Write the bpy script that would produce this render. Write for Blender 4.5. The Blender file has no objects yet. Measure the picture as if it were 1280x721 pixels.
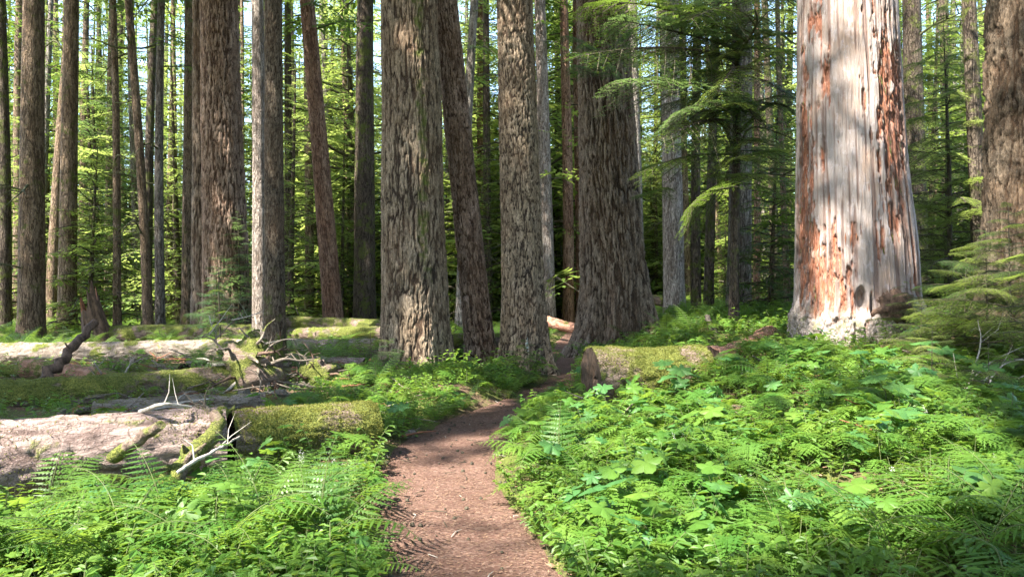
import bpy, math, random
import numpy as np
from mathutils import Vector, Matrix, Euler

R = math.radians
rng = np.random.default_rng(11)
random.seed(11)
SC = bpy.context.scene
COL = SC.collection

# ------------------------------------------------------------------ camera, sky, sun
CAMZ = 1.6
cam_d = bpy.data.cameras.new('camera')
cam = bpy.data.objects.new('camera', cam_d); COL.objects.link(cam)
cam.location = (0, 0, CAMZ); cam.rotation_euler = (R(90.28), 0, 0)
cam_d.sensor_width = 36; cam_d.lens = 26; cam_d.clip_start = 0.05; cam_d.clip_end = 1500
SC.camera = cam

S = Vector((-0.48, -0.40, 0.80)).normalized()          # towards the sun
w = bpy.data.worlds.new("World"); SC.world = w; w.use_nodes = True
wn = w.node_tree.nodes; wl = w.node_tree.links
sky = wn.new('ShaderNodeTexSky'); sky.sky_type = 'NISHITA'; sky.sun_disc = False
sky.sun_elevation = math.asin(S.z); sky.sun_rotation = math.atan2(S.x, S.y)
bg = wn['Background']; bg.inputs[1].default_value = 0.15
wl.new(sky.outputs[0], bg.inputs[0])
sd = bpy.data.lights.new('sun', 'SUN'); sd.energy = 4.8; sd.angle = R(0.53); sd.color = (1.0, 0.95, 0.86)
sun = bpy.data.objects.new('sun', sd); COL.objects.link(sun)
sun.rotation_euler = S.to_track_quat('Z', 'Y').to_euler(); sun.location = (-10, -10, 40)
SC.view_settings.view_transform = 'Standard'; SC.view_settings.look = 'None'
SC.view_settings.exposure = 2.5
SC.render.engine = 'CYCLES'
SC.cycles.use_denoising = True
SC.cycles.max_bounces = 7; SC.cycles.diffuse_bounces = 5; SC.cycles.transmission_bounces = 5
SC.cycles.glossy_bounces = 2; SC.cycles.sample_clamp_indirect = 6.0
SC.cycles.caustics_reflective = False; SC.cycles.caustics_refractive = False

# ------------------------------------------------------------------ noise
def _h(ix, iy, s):
    n = (ix.astype(np.int64) * 374761393 + iy.astype(np.int64) * 668265263 + s * 1442695041) & 0x7fffffff
    n = ((n ^ (n >> 13)) * 1274126177) & 0x7fffffff
    n = (n ^ (n >> 16)) & 0xffffff
    return n / float(0xffffff)
def vn(x, y, s=0, px=0):
    x = np.asarray(x, float); y = np.asarray(y, float)
    ix = np.floor(x); iy = np.floor(y); fx = x - ix; fy = y - iy
    fx = fx * fx * (3 - 2 * fx); fy = fy * fy * (3 - 2 * fy)
    m = (lambda a: np.mod(a, px)) if px else (lambda a: a)
    a = _h(m(ix), iy, s); b = _h(m(ix + 1), iy, s); c = _h(m(ix), iy + 1, s); d = _h(m(ix + 1), iy + 1, s)
    return (a * (1 - fx) + b * fx) * (1 - fy) + (c * (1 - fx) + d * fx) * fy
def fbm(x, y, s=0, o=3, px=0):
    t = 0; a = .5; n = 0
    for k in range(o):
        t = t + a * vn(x * 2 ** k, y * 2 ** k, s + k * 17, px * 2 ** k); n += a; a *= .5
    return t / n
def voro(x, y, s=0, px=0):
    ix = np.floor(x); iy = np.floor(y)
    f1 = np.full(np.shape(x), 9.); f2 = f1.copy(); idn = np.zeros(np.shape(x))
    m = (lambda a: np.mod(a, px)) if px else (lambda a: a)
    for dx in (-1, 0, 1):
        for dy in (-1, 0, 1):
            cx = ix + dx; cy = iy + dy
            qx = cx + .1 + .8 * _h(m(cx), cy, s); qy = cy + .1 + .8 * _h(m(cx), cy, s + 5)
            d = np.hypot(qx - x, qy - y)
            n1 = d < f1
            f2 = np.where(n1, f1, np.minimum(f2, d)); f1 = np.where(n1, d, f1)
            idn = np.where(n1, _h(m(cx), cy, s + 9), idn)
    return f1, f2, idn
def sst(a, b, x):
    t = np.clip((x - a) / (b - a), 0, 1); return t * t * (3 - 2 * t)

# ------------------------------------------------------------------ terrain
PY = [-30, 0, 3, 4.15, 5.4, 6.3, 7.6, 9, 10.2, 11.2, 13, 15.5, 18.5, 23, 30, 45, 90]
PX = [1.0, 0.0, -.1, -.24, -.47, -.63, -.69, -.42, -.08, .25, .85, 1.2, 1.25, 1.65, 2.6, 1.5, 6]
PW = [1.1, 1.1, 1.1, 1.02, .98, .98, 1.04, .92, .76, .65, .6, .6, .6, .6, .6, .6, .6]
def path_x(y): return np.interp(y, PY, PX)
def path_w(y): return np.interp(y, PY, PW)
def H(x, y):
    x = np.asarray(x, float); y = np.asarray(y, float)
    dx = x - path_x(y); s = np.abs(dx) - path_w(y) / 2
    B = np.interp(y, [-20, 0, 4, 8, 12, 17, 30, 60, 120], [.1, .3, .38, .5, .62, .85, .9, 1.4, 3.0])
    z = np.where(dx > 0, B * sst(.0, 3.6, s), np.interp(y, [0, 20, 40, 120], [0, 0, .1, 2.0]) * sst(0, 3, s))
    z = z + .07 * sst(-.05, .4, s)
    z = z + .45 * np.exp(-((x - 7.4) ** 2 / 3.5 + (y - 10.2) ** 2 / 4.0))
    z = z + .18 * np.exp(-((x + .9) ** 2 / .6 + (y - 10.6) ** 2 / 1.2)) * sst(0, .5, s)
    z = z + (fbm(x * .55 + 40, y * .55 + 40, 3) - .5) * .28 * sst(0, 1.2, s)
    z = z + (fbm(x * 2.5 + 40, y * 2.5 + 40, 4) - .5) * .10 * sst(0, .3, s)
    z = z - .02 * sst(.1, -.4, s)
    z = z + (fbm(x * 3 + 9, y * 3 + 9, 6, 2) - .5) * .02
    return z
Z00 = 0.0
def h1(x, y): return float(H(np.array([x]), np.array([y]))[0])
F = 924.0
def hit(px, py, d0=2.5, d1=120):
    d = np.concatenate([np.arange(d0, 30, .02), np.arange(30, d1, .2)])
    x = (px - 640) / F * d; z = CAMZ - (py - 365) / F * d
    i = np.argmax(z <= H(x, d))
    return np.array([x[i], d[i], h1(x[i], d[i])])
def at(px, py, d): return np.array([(px - 640) / F * d, d, CAMZ - (py - 365) / F * d])

# ------------------------------------------------------------------ mesh helpers
class Geo:
    def __init__(s): s.V = []; s.Fa = []; s.M = []; s.n = 0
    def add(s, V, Fc, m=0):
        V = np.asarray(V, float).reshape(-1, 3); Fc = np.asarray(Fc, np.int64)
        s.V.append(V); s.Fa.append(Fc + s.n); s.M.append(np.full(len(Fc), m)); s.n += len(V)
    def loz(s, P, D, N, L, W, m=0, k=.42):
        P, D, N = (np.asarray(a, float).reshape(-1, 3) for a in (P, D, N))
        L = np.asarray(L, float).reshape(-1, 1); W = np.asarray(W, float).reshape(-1, 1)
        n = len(P)
        V = np.stack([P, P + D * L * k + N * W * .5, P + D * L, P + D * L * k - N * W * .5], 1)
        s.add(V, np.arange(4 * n).reshape(n, 4), m)
    def tube(s, pts, rad, n=8, m=0, cap=True, wob=0):
        pts = np.asarray(pts, float); k = len(pts)
        T = np.gradient(pts, axis=0); T /= np.linalg.norm(T, axis=1)[:, None] + 1e-9
        up = np.array([0, 0, 1.]) if abs(T[0][2]) < .9 else np.array([1., 0, 0])
        U = np.cross(T, up); U /= np.linalg.norm(U, axis=1)[:, None] + 1e-9
        W = np.cross(U, T)
        a = np.arange(n) / n * 2 * np.pi
        rr = np.asarray(rad, float)[:, None] * (1 + wob * (rng.random((k, n)) - .5))
        V = pts[:, None] + (U[:, None] * np.cos(a)[None, :, None] + W[:, None] * np.sin(a)[None, :, None]) * rr[..., None]
        i = np.arange(k - 1)[:, None] * n; j = np.arange(n)[None]; j2 = (j + 1) % n
        Fq = np.stack([i + j, i + j2, i + n + j2, i + n + j], -1).reshape(-1, 4)
        s.add(V, Fq, m)
        if cap:
            o = s.n
            s.add(np.concatenate([V[0], pts[:1]]), np.stack([np.full(n, n), (np.arange(n) + 1) % n, np.arange(n)], 1), m)
            s.add(np.concatenate([V[-1], pts[-1:]]), np.stack([np.full(n, n), np.arange(n), (np.arange(n) + 1) % n], 1), m)
    def mesh(s, name, mats, smooth=True, attrs=None):
        V = np.concatenate(s.V); me = bpy.data.meshes.new(name)
        me.vertices.add(len(V)); me.vertices.foreach_set('co', V.astype(np.float32).ravel())
        tot = np.concatenate([np.full(len(f), f.shape[1]) for f in s.Fa])
        idx = np.concatenate([f.ravel() for f in s.Fa])
        st = np.concatenate([[0], np.cumsum(tot)[:-1]])
        me.loops.add(len(idx)); me.polygons.add(len(tot))
        me.loops.foreach_set('vertex_index', idx.astype(np.int32))
        me.polygons.foreach_set('loop_start', st.astype(np.int32))
        me.polygons.foreach_set('loop_total', tot.astype(np.int32))
        me.polygons.foreach_set('material_index', np.concatenate(s.M).astype(np.int32))
        me.polygons.foreach_set('use_smooth', np.full(len(tot), smooth))
        for mt in mats: me.materials.append(mt)
        for k, a in (attrs or {}).items():
            at_ = me.attributes.new(k, 'FLOAT', 'POINT'); at_.data.foreach_set('value', np.asarray(a, np.float32))
        me.update(calc_edges=True); me.validate()
        return me
def ob(name, me, parent=None, loc=None, rot=None, scl=None, label=None, cat=None, group=None, kind=None):
    o = bpy.data.objects.new(name, me); COL.objects.link(o)
    if parent is not None: o.parent = parent
    if loc is not None: o.location = [float(c) for c in loc]
    if rot is not None: o.rotation_euler = [float(c) for c in rot]
    if scl is not None: o.scale = (scl,) * 3 if np.isscalar(scl) else scl
    tag(o, label, cat, group, kind)
    return o
def tag(o, label=None, cat=None, group=None, kind=None):
    if label: o['label'] = label
    if cat: o['category'] = cat
    if group: o['group'] = group
    if kind: o['kind'] = kind
def smoothline(pts, n):
    pts = np.asarray(pts, float); k = len(pts); t = np.linspace(0, k - 1, n)
    P = np.vstack([2 * pts[0] - pts[1], pts, 2 * pts[-1] - pts[-2]])
    i = np.minimum(t.astype(int), k - 2); f = (t - i)[:, None]
    a, b, c, d = P[i], P[i + 1], P[i + 2], P[i + 3]
    return .5 * (2 * b + (c - a) * f + (2 * a - 5 * b + 4 * c - d) * f ** 2 + (3 * b - a - 3 * c + d) * f ** 3)

# ------------------------------------------------------------------ materials
class NT:
    def __init__(s, name):
        s.m = bpy.data.materials.new(name); s.m.use_nodes = True; s.t = s.m.node_tree; s.n = s.t.nodes; s.n.clear()
        s.out = s.n.new('ShaderNodeOutputMaterial')
    def nd(s, typ, ins=None, **kw):
        x = s.n.new(typ)
        for k, v in kw.items(): setattr(x, k, v)
        for k, v in (ins or {}).items():
            sk = x.inputs[k]
            if isinstance(v, bpy.types.NodeSocket): s.t.links.new(v, sk)
            else: sk.default_value = v
        return x
    def noise(s, vec, scale, detail=4, rough=.6, dist=0):
        return s.nd('ShaderNodeTexNoise', {'Vector': vec, 'Scale': scale, 'Detail': detail, 'Roughness': rough, 'Distortion': dist}).outputs[0]
    def map(s, vec, sc, loc=(0, 0, 0)):
        return s.nd('ShaderNodeMapping', {'Vector': vec, 'Scale': sc, 'Location': loc}).outputs[0]
    def mix(s, f, a, b, bt='MIX'):
        x = s.n.new('ShaderNodeMix'); x.data_type = 'RGBA'; x.blend_type = bt
        for sk, v in ((x.inputs[0], f), (x.inputs[6], a), (x.inputs[7], b)):
            if isinstance(v, bpy.types.NodeSocket): s.t.links.new(v, sk)
            else: sk.default_value = v if np.isscalar(v) else (*v, 1)[:4]
        return x.outputs[2]
    def ramp(s, v, a, b, c=0., d=1.):
        return s.nd('ShaderNodeMapRange', {0: v, 1: a, 2: b, 3: c, 4: d}, interpolation_type='SMOOTHSTEP').outputs[0]
    def math(s, op, a, b=0.):
        return s.nd('ShaderNodeMath', {0: a, 1: b}, operation=op).outputs[0]
    def attr(s, n): return s.nd('ShaderNodeAttribute', attribute_name=n).outputs['Fac']
    def pos(s): return s.nd('ShaderNodeNewGeometry').outputs['Position']
    def objco(s):
        c = s.nd('ShaderNodeTexCoord').outputs['Object']
        r = s.nd('ShaderNodeObjectInfo').outputs['Random']
        r = s.math('MULTIPLY', r, 37.)
        return s.nd('ShaderNodeVectorMath', {0: c, 1: s.nd('ShaderNodeCombineXYZ', {0: r, 1: r, 2: r}).outputs[0]}, operation='ADD').outputs[0]
    def rand(s): return s.nd('ShaderNodeObjectInfo').outputs['Random']
    def finish(s, col, rough=.85, h=None, dist=.02, strength=1., spec=.25):
        p = s.nd('ShaderNodeBsdfPrincipled', {'Base Color': col, 'Roughness': rough, 'Specular IOR Level': spec})
        if h is not None:
            b = s.nd('ShaderNodeBump', {'Height': h, 'Distance': dist, 'Strength': strength}); s.t.links.new(b.outputs[0], p.inputs['Normal'])
        s.t.links.new(p.outputs[0], s.out.inputs[0]); return s.m
MOSS1 = (.055, .075, .012); MOSS2 = (.16, .18, .035)
def bark_near(name, ridge, ridge2, furrow, moss=.3, mscale=1.2):
    s = NT(name); co = s.objco(); h = s.attr('h')
    n1 = s.noise(s.map(co, (1, 1, .35)), 5., 5); n2 = s.noise(s.map(co, (1, 1, .5)), 45, 5, .7)
    c = s.mix(s.ramp(n1, .35, .68), ridge, ridge2)
    c = s.mix(s.ramp(h, .55, .85, 0, .8), c, (1.42, 1.42, 1.42), 'MULTIPLY')
    c = s.mix(s.ramp(h, .60, .12), c, furrow)
    c = s.mix(s.ramp(s.noise(s.map(co, (1, 1, .8)), 1.1, 4), .35, .7, 0, .55), c, (.16, .095, .055))
    n4 = s.noise(s.map(co, (1, 1, .16)), 38, 5, .7)
    c = s.mix(1., c, s.mix(s.ramp(n4, .3, .7), (.42, .40, .38), (1.45, 1.45, 1.45)), 'MULTIPLY')
    c = s.mix(1., c, s.mix(s.ramp(n2, .3, .75), (.7, .7, .7), (1.35, 1.33, 1.3)), 'MULTIPLY')
    fl = s.noise(s.map(co, (1, 1, .6)), 90, 2); c = s.mix(s.ramp(fl, .6, .72, 0, .35), c, (.42, .40, .36))
    mm = s.math('ADD', s.attr('mo'), s.math('MULTIPLY', s.noise(co, mscale * 3, 6, .7), 1.0))
    mf = s.ramp(mm, 1.02 - moss, 1.22 - moss)
    mf = s.math('MULTIPLY', mf, s.ramp(n2, .2, .5, .45, .95))
    c = s.mix(mf, c, s.mix(s.noise(co, 30, 3), MOSS1, MOSS2))
    li = s.ramp(s.math('ADD', s.attr('li'), s.math('MULTIPLY', s.noise(co, 22, 4), .8)), .95, 1.08)
    c = s.mix(li, c, (.42, .5, .46))
    hh = s.math('ADD', s.math('MULTIPLY', n4, 1.3), s.math('ADD', s.math('MULTIPLY', n2, .6), s.math('MULTIPLY', fl, .3)))
    return s.finish(c, .9, hh, .035, 1.)
def bark_far(name, ridge, ridge2, furrow, moss=.2, cell=9.):
    s = NT(name); co = s.objco()
    def fis(sc, zs, w_):
        n_ = s.noise(s.map(co, (1, 1, zs)), sc, 3, .55, .6)
        return s.ramp(s.math('ABSOLUTE', s.math('SUBTRACT', n_, .5)), 0, w_)
    h = s.math('MULTIPLY', fis(cell, .16, .07), s.math('ADD', .35, s.math('MULTIPLY', fis(cell * 1.6, .45, .08), .65)))
    n2 = s.noise(s.map(co, (1, 1, .4)), 30, 5, .7)
    c = s.mix(s.ramp(s.noise(s.map(co, (1, 1, .3)), 2.5, 3), .35, .65), ridge, ridge2)
    c = s.mix(s.ramp(h, .6, .1, 0, .8), c, furrow)
    c = s.mix(1., c, s.mix(s.ramp(n2, .3, .7), (.6, .58, .56), (1.5, 1.47, 1.43)), 'MULTIPLY')
    c = s.mix(s.rand(), c, (.75, .72, .7), 'MULTIPLY')
    mf = s.ramp(s.noise(co, 2.2, 6, .75), .72 - moss, .82 - moss)
    c = s.mix(s.math('MULTIPLY', mf, .8), c, s.mix(n2, MOSS1, MOSS2))
    hh = s.math('ADD', h, s.math('MULTIPLY', n2, .7))
    return s.finish(c, .9, hh, .045, 1.)
def leafm(name, c1, c2, tr=(.30, .42, .05), tf=.42, patch=1.5, rough=.45, c3=None):
    s = NT(name); r = s.rand(); p = s.pos()
    n = s.noise(p, patch, 2)
    f = s.math('ADD', s.math('MULTIPLY', r, .55), s.math('MULTIPLY', s.ramp(n, .3, .7), .5))
    c = s.mix(f, c1, c2)
    if c3: c = s.mix(s.ramp(s.noise(p, 40, 1), .62, .72, 0, .7), c, c3)
    d = s.nd('ShaderNodeBsdfPrincipled', {'Base Color': c, 'Roughness': rough, 'Specular IOR Level': .35})
    t = s.nd('ShaderNodeBsdfTranslucent', {'Color': s.mix(.5, c, tr)})
    m = s.nd('ShaderNodeMixShader', {0: tf}); s.t.links.new(d.outputs[0], m.inputs[1]); s.t.links.new(t.outputs[0], m.inputs[2])
    s.t.links.new(m.outputs[0], s.out.inputs[0]); return s.m
def simple(name, c1, c2, sc=20, dist=.01, stretch=(1, 1, 1), rough=.85, st=.8):
    s = NT(name); co = s.map(s.objco(), stretch); n = s.noise(co, sc, 6, .7)
    c = s.mix(s.ramp(n, .3, .7), c1, c2)
    return s.finish(c, rough, n, dist, st)

M = {}
M['needle_dark'] = leafm('needle_dark', (.024, .060, .016), (.060, .115, .022), (.30, .42, .05), .42, .6)
M['needle_mid'] = leafm('needle_mid', (.05, .11, .024), (.125, .19, .035), (.50, .60, .11), .52, .5)
M['needle_sunlit'] = leafm('needle_sunlit', (.085, .155, .035), (.20, .26, .065), (.62, .72, .17), .52, .5)  # sunlit foliage: the brightness is put into the needle colour
M['needle_blue'] = leafm('needle_blue', (.045, .11, .045), (.10, .18, .06), (.32, .44, .12), .4, 1.)
M['fern'] = leafm('fern_green', (.050, .14, .022), (.13, .22, .034), (.42, .60, .06), .45, 2.)
M['fern_dk'] = leafm('fern_deep', (.040, .11, .024), (.10, .18, .028), (.38, .54, .06), .42, 2.)
M['oak'] = leafm('oak_fern_green', (.060, .155, .024), (.155, .24, .038), (.42, .60, .07), .43, 1.2)
M['broad'] = leafm('broadleaf_green', (.040, .125, .038), (.085, .18, .040), (.28, .50, .08), .36, 1.5, .5)
M['clover'] = leafm('clover_green', (.045, .12, .020), (.14, .22, .035), (.44, .58, .06), .38, 1.2, .5)
M['petal'] = leafm('petal_white', (.70, .72, .66), (.8, .8, .76), (.8, .8, .7), .3, 1.)
M['stem'] = simple('stem_green', (.06, .09, .03), (.12, .13, .05), 30)
M['twig'] = simple('twig_brown', (.07, .055, .04), (.17, .14, .11), 40, .004, (1, 1, 1))
M['twig_moss'] = simple('twig_mossy', (.035, .045, .014), (.10, .09, .045), 30, .01)
M['twig_pale'] = simple('twig_bleached', (.20, .17, .14), (.46, .41, .36), 30, .004)
M['needlewood'] = simple('branch_wood', (.035, .03, .02), (.09, .075, .05), 20)
M['rot'] = simple('rotten_wood', (.10, .04, .022), (.30, .13, .07), 14, .03, (1, 1, .3))
M['wood_dark'] = simple('decayed_wood', (.035, .022, .015), (.16, .10, .07), 16, .03, (1, 1, .3))
M['endgrain'] = simple('log_end_wood', (.010, .007, .005), (.075, .048, .032), 14, .04, (3, 3, .6))
M['moss'] = leafm('moss_green', (.075, .095, .015), (.20, .20, .04), (.36, .36, .06), .3, 3., .9)
M['litter'] = simple('leaf_litter', (.10, .055, .035), (.30, .19, .12), 12, .004)

def m_log(name, wood1, wood2, moss):
    s = NT(name); co = s.objco()
    st = s.map(co, (.25, 1, 1))
    n1 = s.noise(st, 14, 6, .7); n2 = s.noise(co, 38, 5, .7); n3 = s.noise(co, 2.2, 5, .65)
    c = s.mix(s.ramp(n1, .3, .7), wood1, wood2)
    c = s.mix(s.ramp(n2, .55, .7, 0, .5), c, tuple(min(1, x * 1.8) for x in wood2))
    cr = s.nd('ShaderNodeTexVoronoi', {'Vector': s.map(co, (1., 3., 3.)), 'Scale': 6.}, feature='DISTANCE_TO_EDGE').outputs[0]
    c = s.mix(s.ramp(cr, .06, .0, 0, .7), c, (.06, .04, .03))
    g = s.noise(co, 60, 3)
    up = s.nd('ShaderNodeSeparateXYZ', {0: s.nd('ShaderNodeNewGeometry').outputs['Normal']}).outputs[2]
    mf = s.ramp(s.math('ADD', n3, s.math('MULTIPLY', up, .05)), .70 - moss, .80 - moss)
    mf = s.math('MULTIPLY', mf, s.ramp(n2, .25, .45, .5, 1))
    c = s.mix(mf, c, s.mix(s.ramp(g, .3, .7), MOSS1, (.22, .23, .05)))
    h = s.math('ADD', s.math('ADD', n1, n2), s.math('MULTIPLY', mf, s.math('MULTIPLY', g, 1.2)))
    return s.finish(c, .92, h, .035, .9)
M['log_pink'] = m_log('log_pinkish', (.12, .08, .068), (.40, .30, .26), .12)
M['log_moss'] = m_log('log_mossy', (.09, .06, .045), (.26, .19, .15), .25)
M['log_grey'] = m_log('log_greyish', (.13, .10, .075), (.34, .28, .23), .16)
M['log_red'] = m_log('log_reddish', (.22, .09, .05), (.48, .27, .19), .12)

# ground
s = NT('forest_floor'); p = s.pos()
n1 = s.noise(p, 1.1, 5, .6); n2 = s.noise(p, 14, 6, .7); n3 = s.noise(p, 60, 3)
vor = s.nd('ShaderNodeTexVoronoi', {'Vector': p, 'Scale': 28.}).outputs['Color']
c = s.mix(s.ramp(n2, .3, .7), (.055, .034, .022), (.15, .095, .062))
c = s.mix(.35, c, s.mix(s.nd('ShaderNodeSeparateXYZ', {0: vor}).outputs[0], (.05, .03, .02), (.26, .16, .10)))
mo = s.mix(s.ramp(n3, .3, .7), MOSS1, (.15, .17, .035))
c = s.mix(s.ramp(s.math('ADD', n1, s.math('MULTIPLY', n2, .3)), .55, .72), c, mo)
M['ground'] = s.finish(c, .95, s.math('ADD', n2, n3), .04, .9)
s = NT('trail_dirt'); p = s.pos()
n1 = s.noise(p, 2.0, 5, .6); n2 = s.noise(p, 26, 6, .75); n3 = s.noise(p, 110, 3, .7)
c = s.mix(s.ramp(n1, .3, .7), (.175, .092, .066), (.26, .148, .112))
c = s.mix(s.ramp(n2, .35, .7), c, (.13, .068, .048))
vo = s.nd('ShaderNodeTexVoronoi', {'Vector': s.map(p, (1, 1.6, 1)), 'Scale': 55.}).outputs['Color']
c = s.mix(s.ramp(s.nd('ShaderNodeSeparateXYZ', {0: vo}).outputs[0], .78, .82, 0, .55), c, (.36, .24, .18))
c = s.mix(s.ramp(s.nd('ShaderNodeSeparateXYZ', {0: vo}).outputs[1], .84, .88, 0, .7), c, (.06, .03, .022))
M['trail'] = s.finish(c, .95, s.math('ADD', n2, n3), .03, 1.)

# ------------------------------------------------------------------ ground and trail
def axis(lo, hi, c, fine, n):
    t = np.linspace(-1, 1, n); k = 4.2
    a = np.sinh(k * t) / np.sinh(k)
    return np.where(a < 0, c + a * (c - lo), c + a * (hi - c))
gx = axis(-420, 420, 0.5, .1, 341); gy = axis(-160, 620, 9, .1, 341)
GX, GY = np.meshgrid(gx, gy)
GZ = H(GX, GY)
ps = np.abs(GX - path_x(GY)) - path_w(GY) / 2
GZ = GZ - .03 * sst(.12, .0, ps) * (GY > -20) * (GY < 42)
g = Geo(); n = len(gx); i = np.arange(n - 1)
q = (i[:, None] * n + i[None]).reshape(-1)
g.add(np.stack([GX, GY, GZ], -1), np.stack([q, q + 1, q + n + 1, q + n], 1))
ob('ground', g.mesh('ground', [M['ground']]), kind='structure')
ty = np.concatenate([np.arange(-8, 14, .06), np.arange(14, 40, .15)])
tu = np.linspace(-1, 1, 25)
TY, TU = np.meshgrid(ty, tu, indexing='ij')
wd = path_w(TY) / 2 + .05 + .13 * (fbm(TY * 2.2 + 50, np.sign(TU) * 5 + 20, 8, 4) - .5)
TX = path_x(TY) + TU * wd
TZ = H(TX, TY) + .012 + (fbm(TX * 9 + 30, TY * 9 + 30, 12, 3) - .5) * .018 - .045 * np.abs(TU) ** 10
g = Geo(); nr, nc = TX.shape
q = (np.arange(nr - 1)[:, None] * nc + np.arange(nc - 1)[None]).reshape(-1)
g.add(np.stack([TX, TY, TZ], -1), np.stack([q, q + 1, q + nc + 1, q + nc], 1))
ob('trail', g.mesh('trail', [M['trail']]), kind='structure')
# loose twigs, needles and bits on the trail (countless)
g = Geo()
n = 7500
y = rng.uniform(3, 14, n) ** 1.0; u = rng.uniform(-1, 1, n); x = path_x(y) + u * path_w(y) * .52
z = H(x, y) + .018; a = rng.uniform(0, 2 * np.pi, n)
L = rng.uniform(.01, .05, n); g.loz(np.stack([x, y, z], 1), np.stack([np.cos(a), np.sin(a), rng.uniform(-.1, .25, n)], 1), np.stack([-np.sin(a), np.cos(a), 0 * a], 1), L, rng.uniform(.003, .009, n), 0)
for k in range(75):
    y = rng.uniform(3.2, 13); x = path_x(y) + rng.uniform(-.55, .55) * path_w(y); a = rng.uniform(0, 6.28); L = rng.uniform(.03, .16)
    P = np.array([x, y, h1(x, y) + .02]); D = np.array([math.cos(a), math.sin(a), 0])
    mid = P + D * L / 2 + np.array([rng.normal(0, .012), rng.normal(0, .012), .006]); g.tube([P, mid, P + D * L], [.004, .0035, .002], 4, 2 * int(k % 4 > 0) + int(k % 4 == 0))
for k in range(120):
    y = rng.uniform(3.2, 12); x = path_x(y) + rng.uniform(-.55, .55) * path_w(y); r = rng.uniform(.006, .02)
    P = np.array([x, y, h1(x, y) + .018]); D = rng.normal(0, 1, 3); D[2] *= .2; D /= np.linalg.norm(D)
    g.tube([P - D * r, P - D * r * .3, P + D * r * .5, P + D * r], [r * .3, r, r * .9, r * .2], 6, 2)
ob('trail_litter', g.mesh('trail_litter', [M['litter'], M['twig_pale'], M['needlewood']], False), kind='stuff',
   label='loose twigs, needles and small cones scattered on the reddish dirt trail', cat='forest litter')
# leaf litter over the forest floor
g = Geo(); n = 16000
x = rng.uniform(-8, 10, n); y = rng.uniform(3, 22, n)
k = np.abs(x - path_x(y)) - path_w(y) / 2 > 0; x, y = x[k], y[k]; n = len(x); a = rng.uniform(0, 6.28, n)
g.loz(np.stack([x, y, H(x, y) + rng.uniform(.004, .03, n)], 1), np.stack([np.cos(a), np.sin(a), rng.uniform(-.3, .3, n)], 1), np.stack([-np.sin(a), np.cos(a), rng.uniform(-.3, .3, n)], 1), rng.uniform(.03, .09, n), rng.uniform(.012, .04, n))
for k in range(900):
    y = rng.uniform(8, 22); x = rng.uniform(-.62, -.12) * y
    if k % 5 == 0: y = rng.uniform(5, 14); x = rng.uniform(.1, .6) * y
    a = rng.uniform(0, 6.28); L = rng.uniform(.08, .7) ** 1.3; P = np.array([x, y, h1(x, y) + rng.uniform(.01, .12)]); D = np.array([math.cos(a), math.sin(a), rng.uniform(-.1, .35)]); r_ = rng.uniform(.004, .02) * (.5 + L)
    g.tube([P, P + D * L / 2 + rng.normal(0, .03, 3), P + D * L], [r_, r_ * .8, r_ * .4], 5, 1 + int(rng.integers(0, 3)))
for k in range(260):
    y = rng.uniform(8, 20); x = rng.uniform(-.62, -.12) * y; a = rng.uniform(0, 3.14); P = np.array([x, y, h1(x, y) + .02]); l_ = rng.uniform(.08, .3); D = np.array([math.cos(a), math.sin(a), rng.uniform(-.1, .2)]); w_ = l_ * rng.uniform(.15, .35)
    g.tube([P, P + D * l_ * .3, P + D * l_ * .8, P + D * l_], [w_ * .2, w_, w_ * .8, w_ * .1], 6, 1 + int(rng.integers(0, 3)), wob=.6)
ob('leaf_litter', g.mesh('leaf_litter', [M['litter'], M['twig'], M['rot'], M['log_grey']], False), kind='stuff', label='brown dead leaves, bark flakes and broken twigs lying under the green plants', cat='forest litter')

# ------------------------------------------------------------------ conifer boughs and crowns
def bough(L=1., nside=9, nleaf=4, seed=0, droop=.35, wide=.5, lw=.3, rag=.25):
    r = np.random.default_rng(seed); P = []; D = []; N = []; LL = []; WW = []
    for i in range(nside):
        t = .10 + .88 * (i + r.uniform(-.3, .3)) / nside
        for sg in (-1, 1):
            b = np.array([t, 0, .12 * t - droop * t * t]) * L
            l = L * wide * (1 - t) ** .65 * (1 - .55 * math.exp(-t * 7)) * r.uniform(1 - rag, 1 + rag) + .05 * L
            an = R(r.uniform(48, 70)) * sg
            d = np.array([math.cos(an), math.sin(an), r.uniform(-.25, .05) - .25 * t])
            d /= np.linalg.norm(d)
            for j in range(nleaf):
                s_ = (j + .3) / nleaf
                q = b + d * l * s_ + np.array([0, 0, -.18 * l * s_ * s_])
                for s2 in (-1, 1):
                    a2 = an + R(r.uniform(32, 58)) * s2
                    ll = l * lw * (1.15 - .75 * s_) * r.uniform(.75, 1.25) + .012 * L
                    d2 = np.array([math.cos(a2), math.sin(a2), r.uniform(-.45, .05)]); d2 /= np.linalg.norm(d2)
                    nn = np.cross(d2, [0, 0, 1]) + r.normal(0, .15, 3); nn /= np.linalg.norm(nn)
                    P.append(q); D.append(d2); N.append(nn); LL.append(ll); WW.append(ll * .36)
            q = b + d * l * .85; P.append(q); D.append(d); N.append(np.cross(d, [0, 0, 1])); LL.append(l * .3); WW.append(l * .1)
    return [np.array(a) for a in (P, D, N, LL, WW)]
BT = [bough(1., 8, 3, k, droop=.25 + .12 * (k % 3), wide=.45 + .06 * (k % 2)) for k in range(6)]
BTf = [bough(1., 13, 5, 20 + k, droop=.25 + .1 * (k % 3), wide=.45, lw=.24) for k in range(5)]
def rotm(az, tilt, roll=0):
    return np.array((Matrix.Rotation(az, 3, 'Z') @ Matrix.Rotation(-tilt, 3, 'Y') @ Matrix.Rotation(roll, 3, 'X')))
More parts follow.
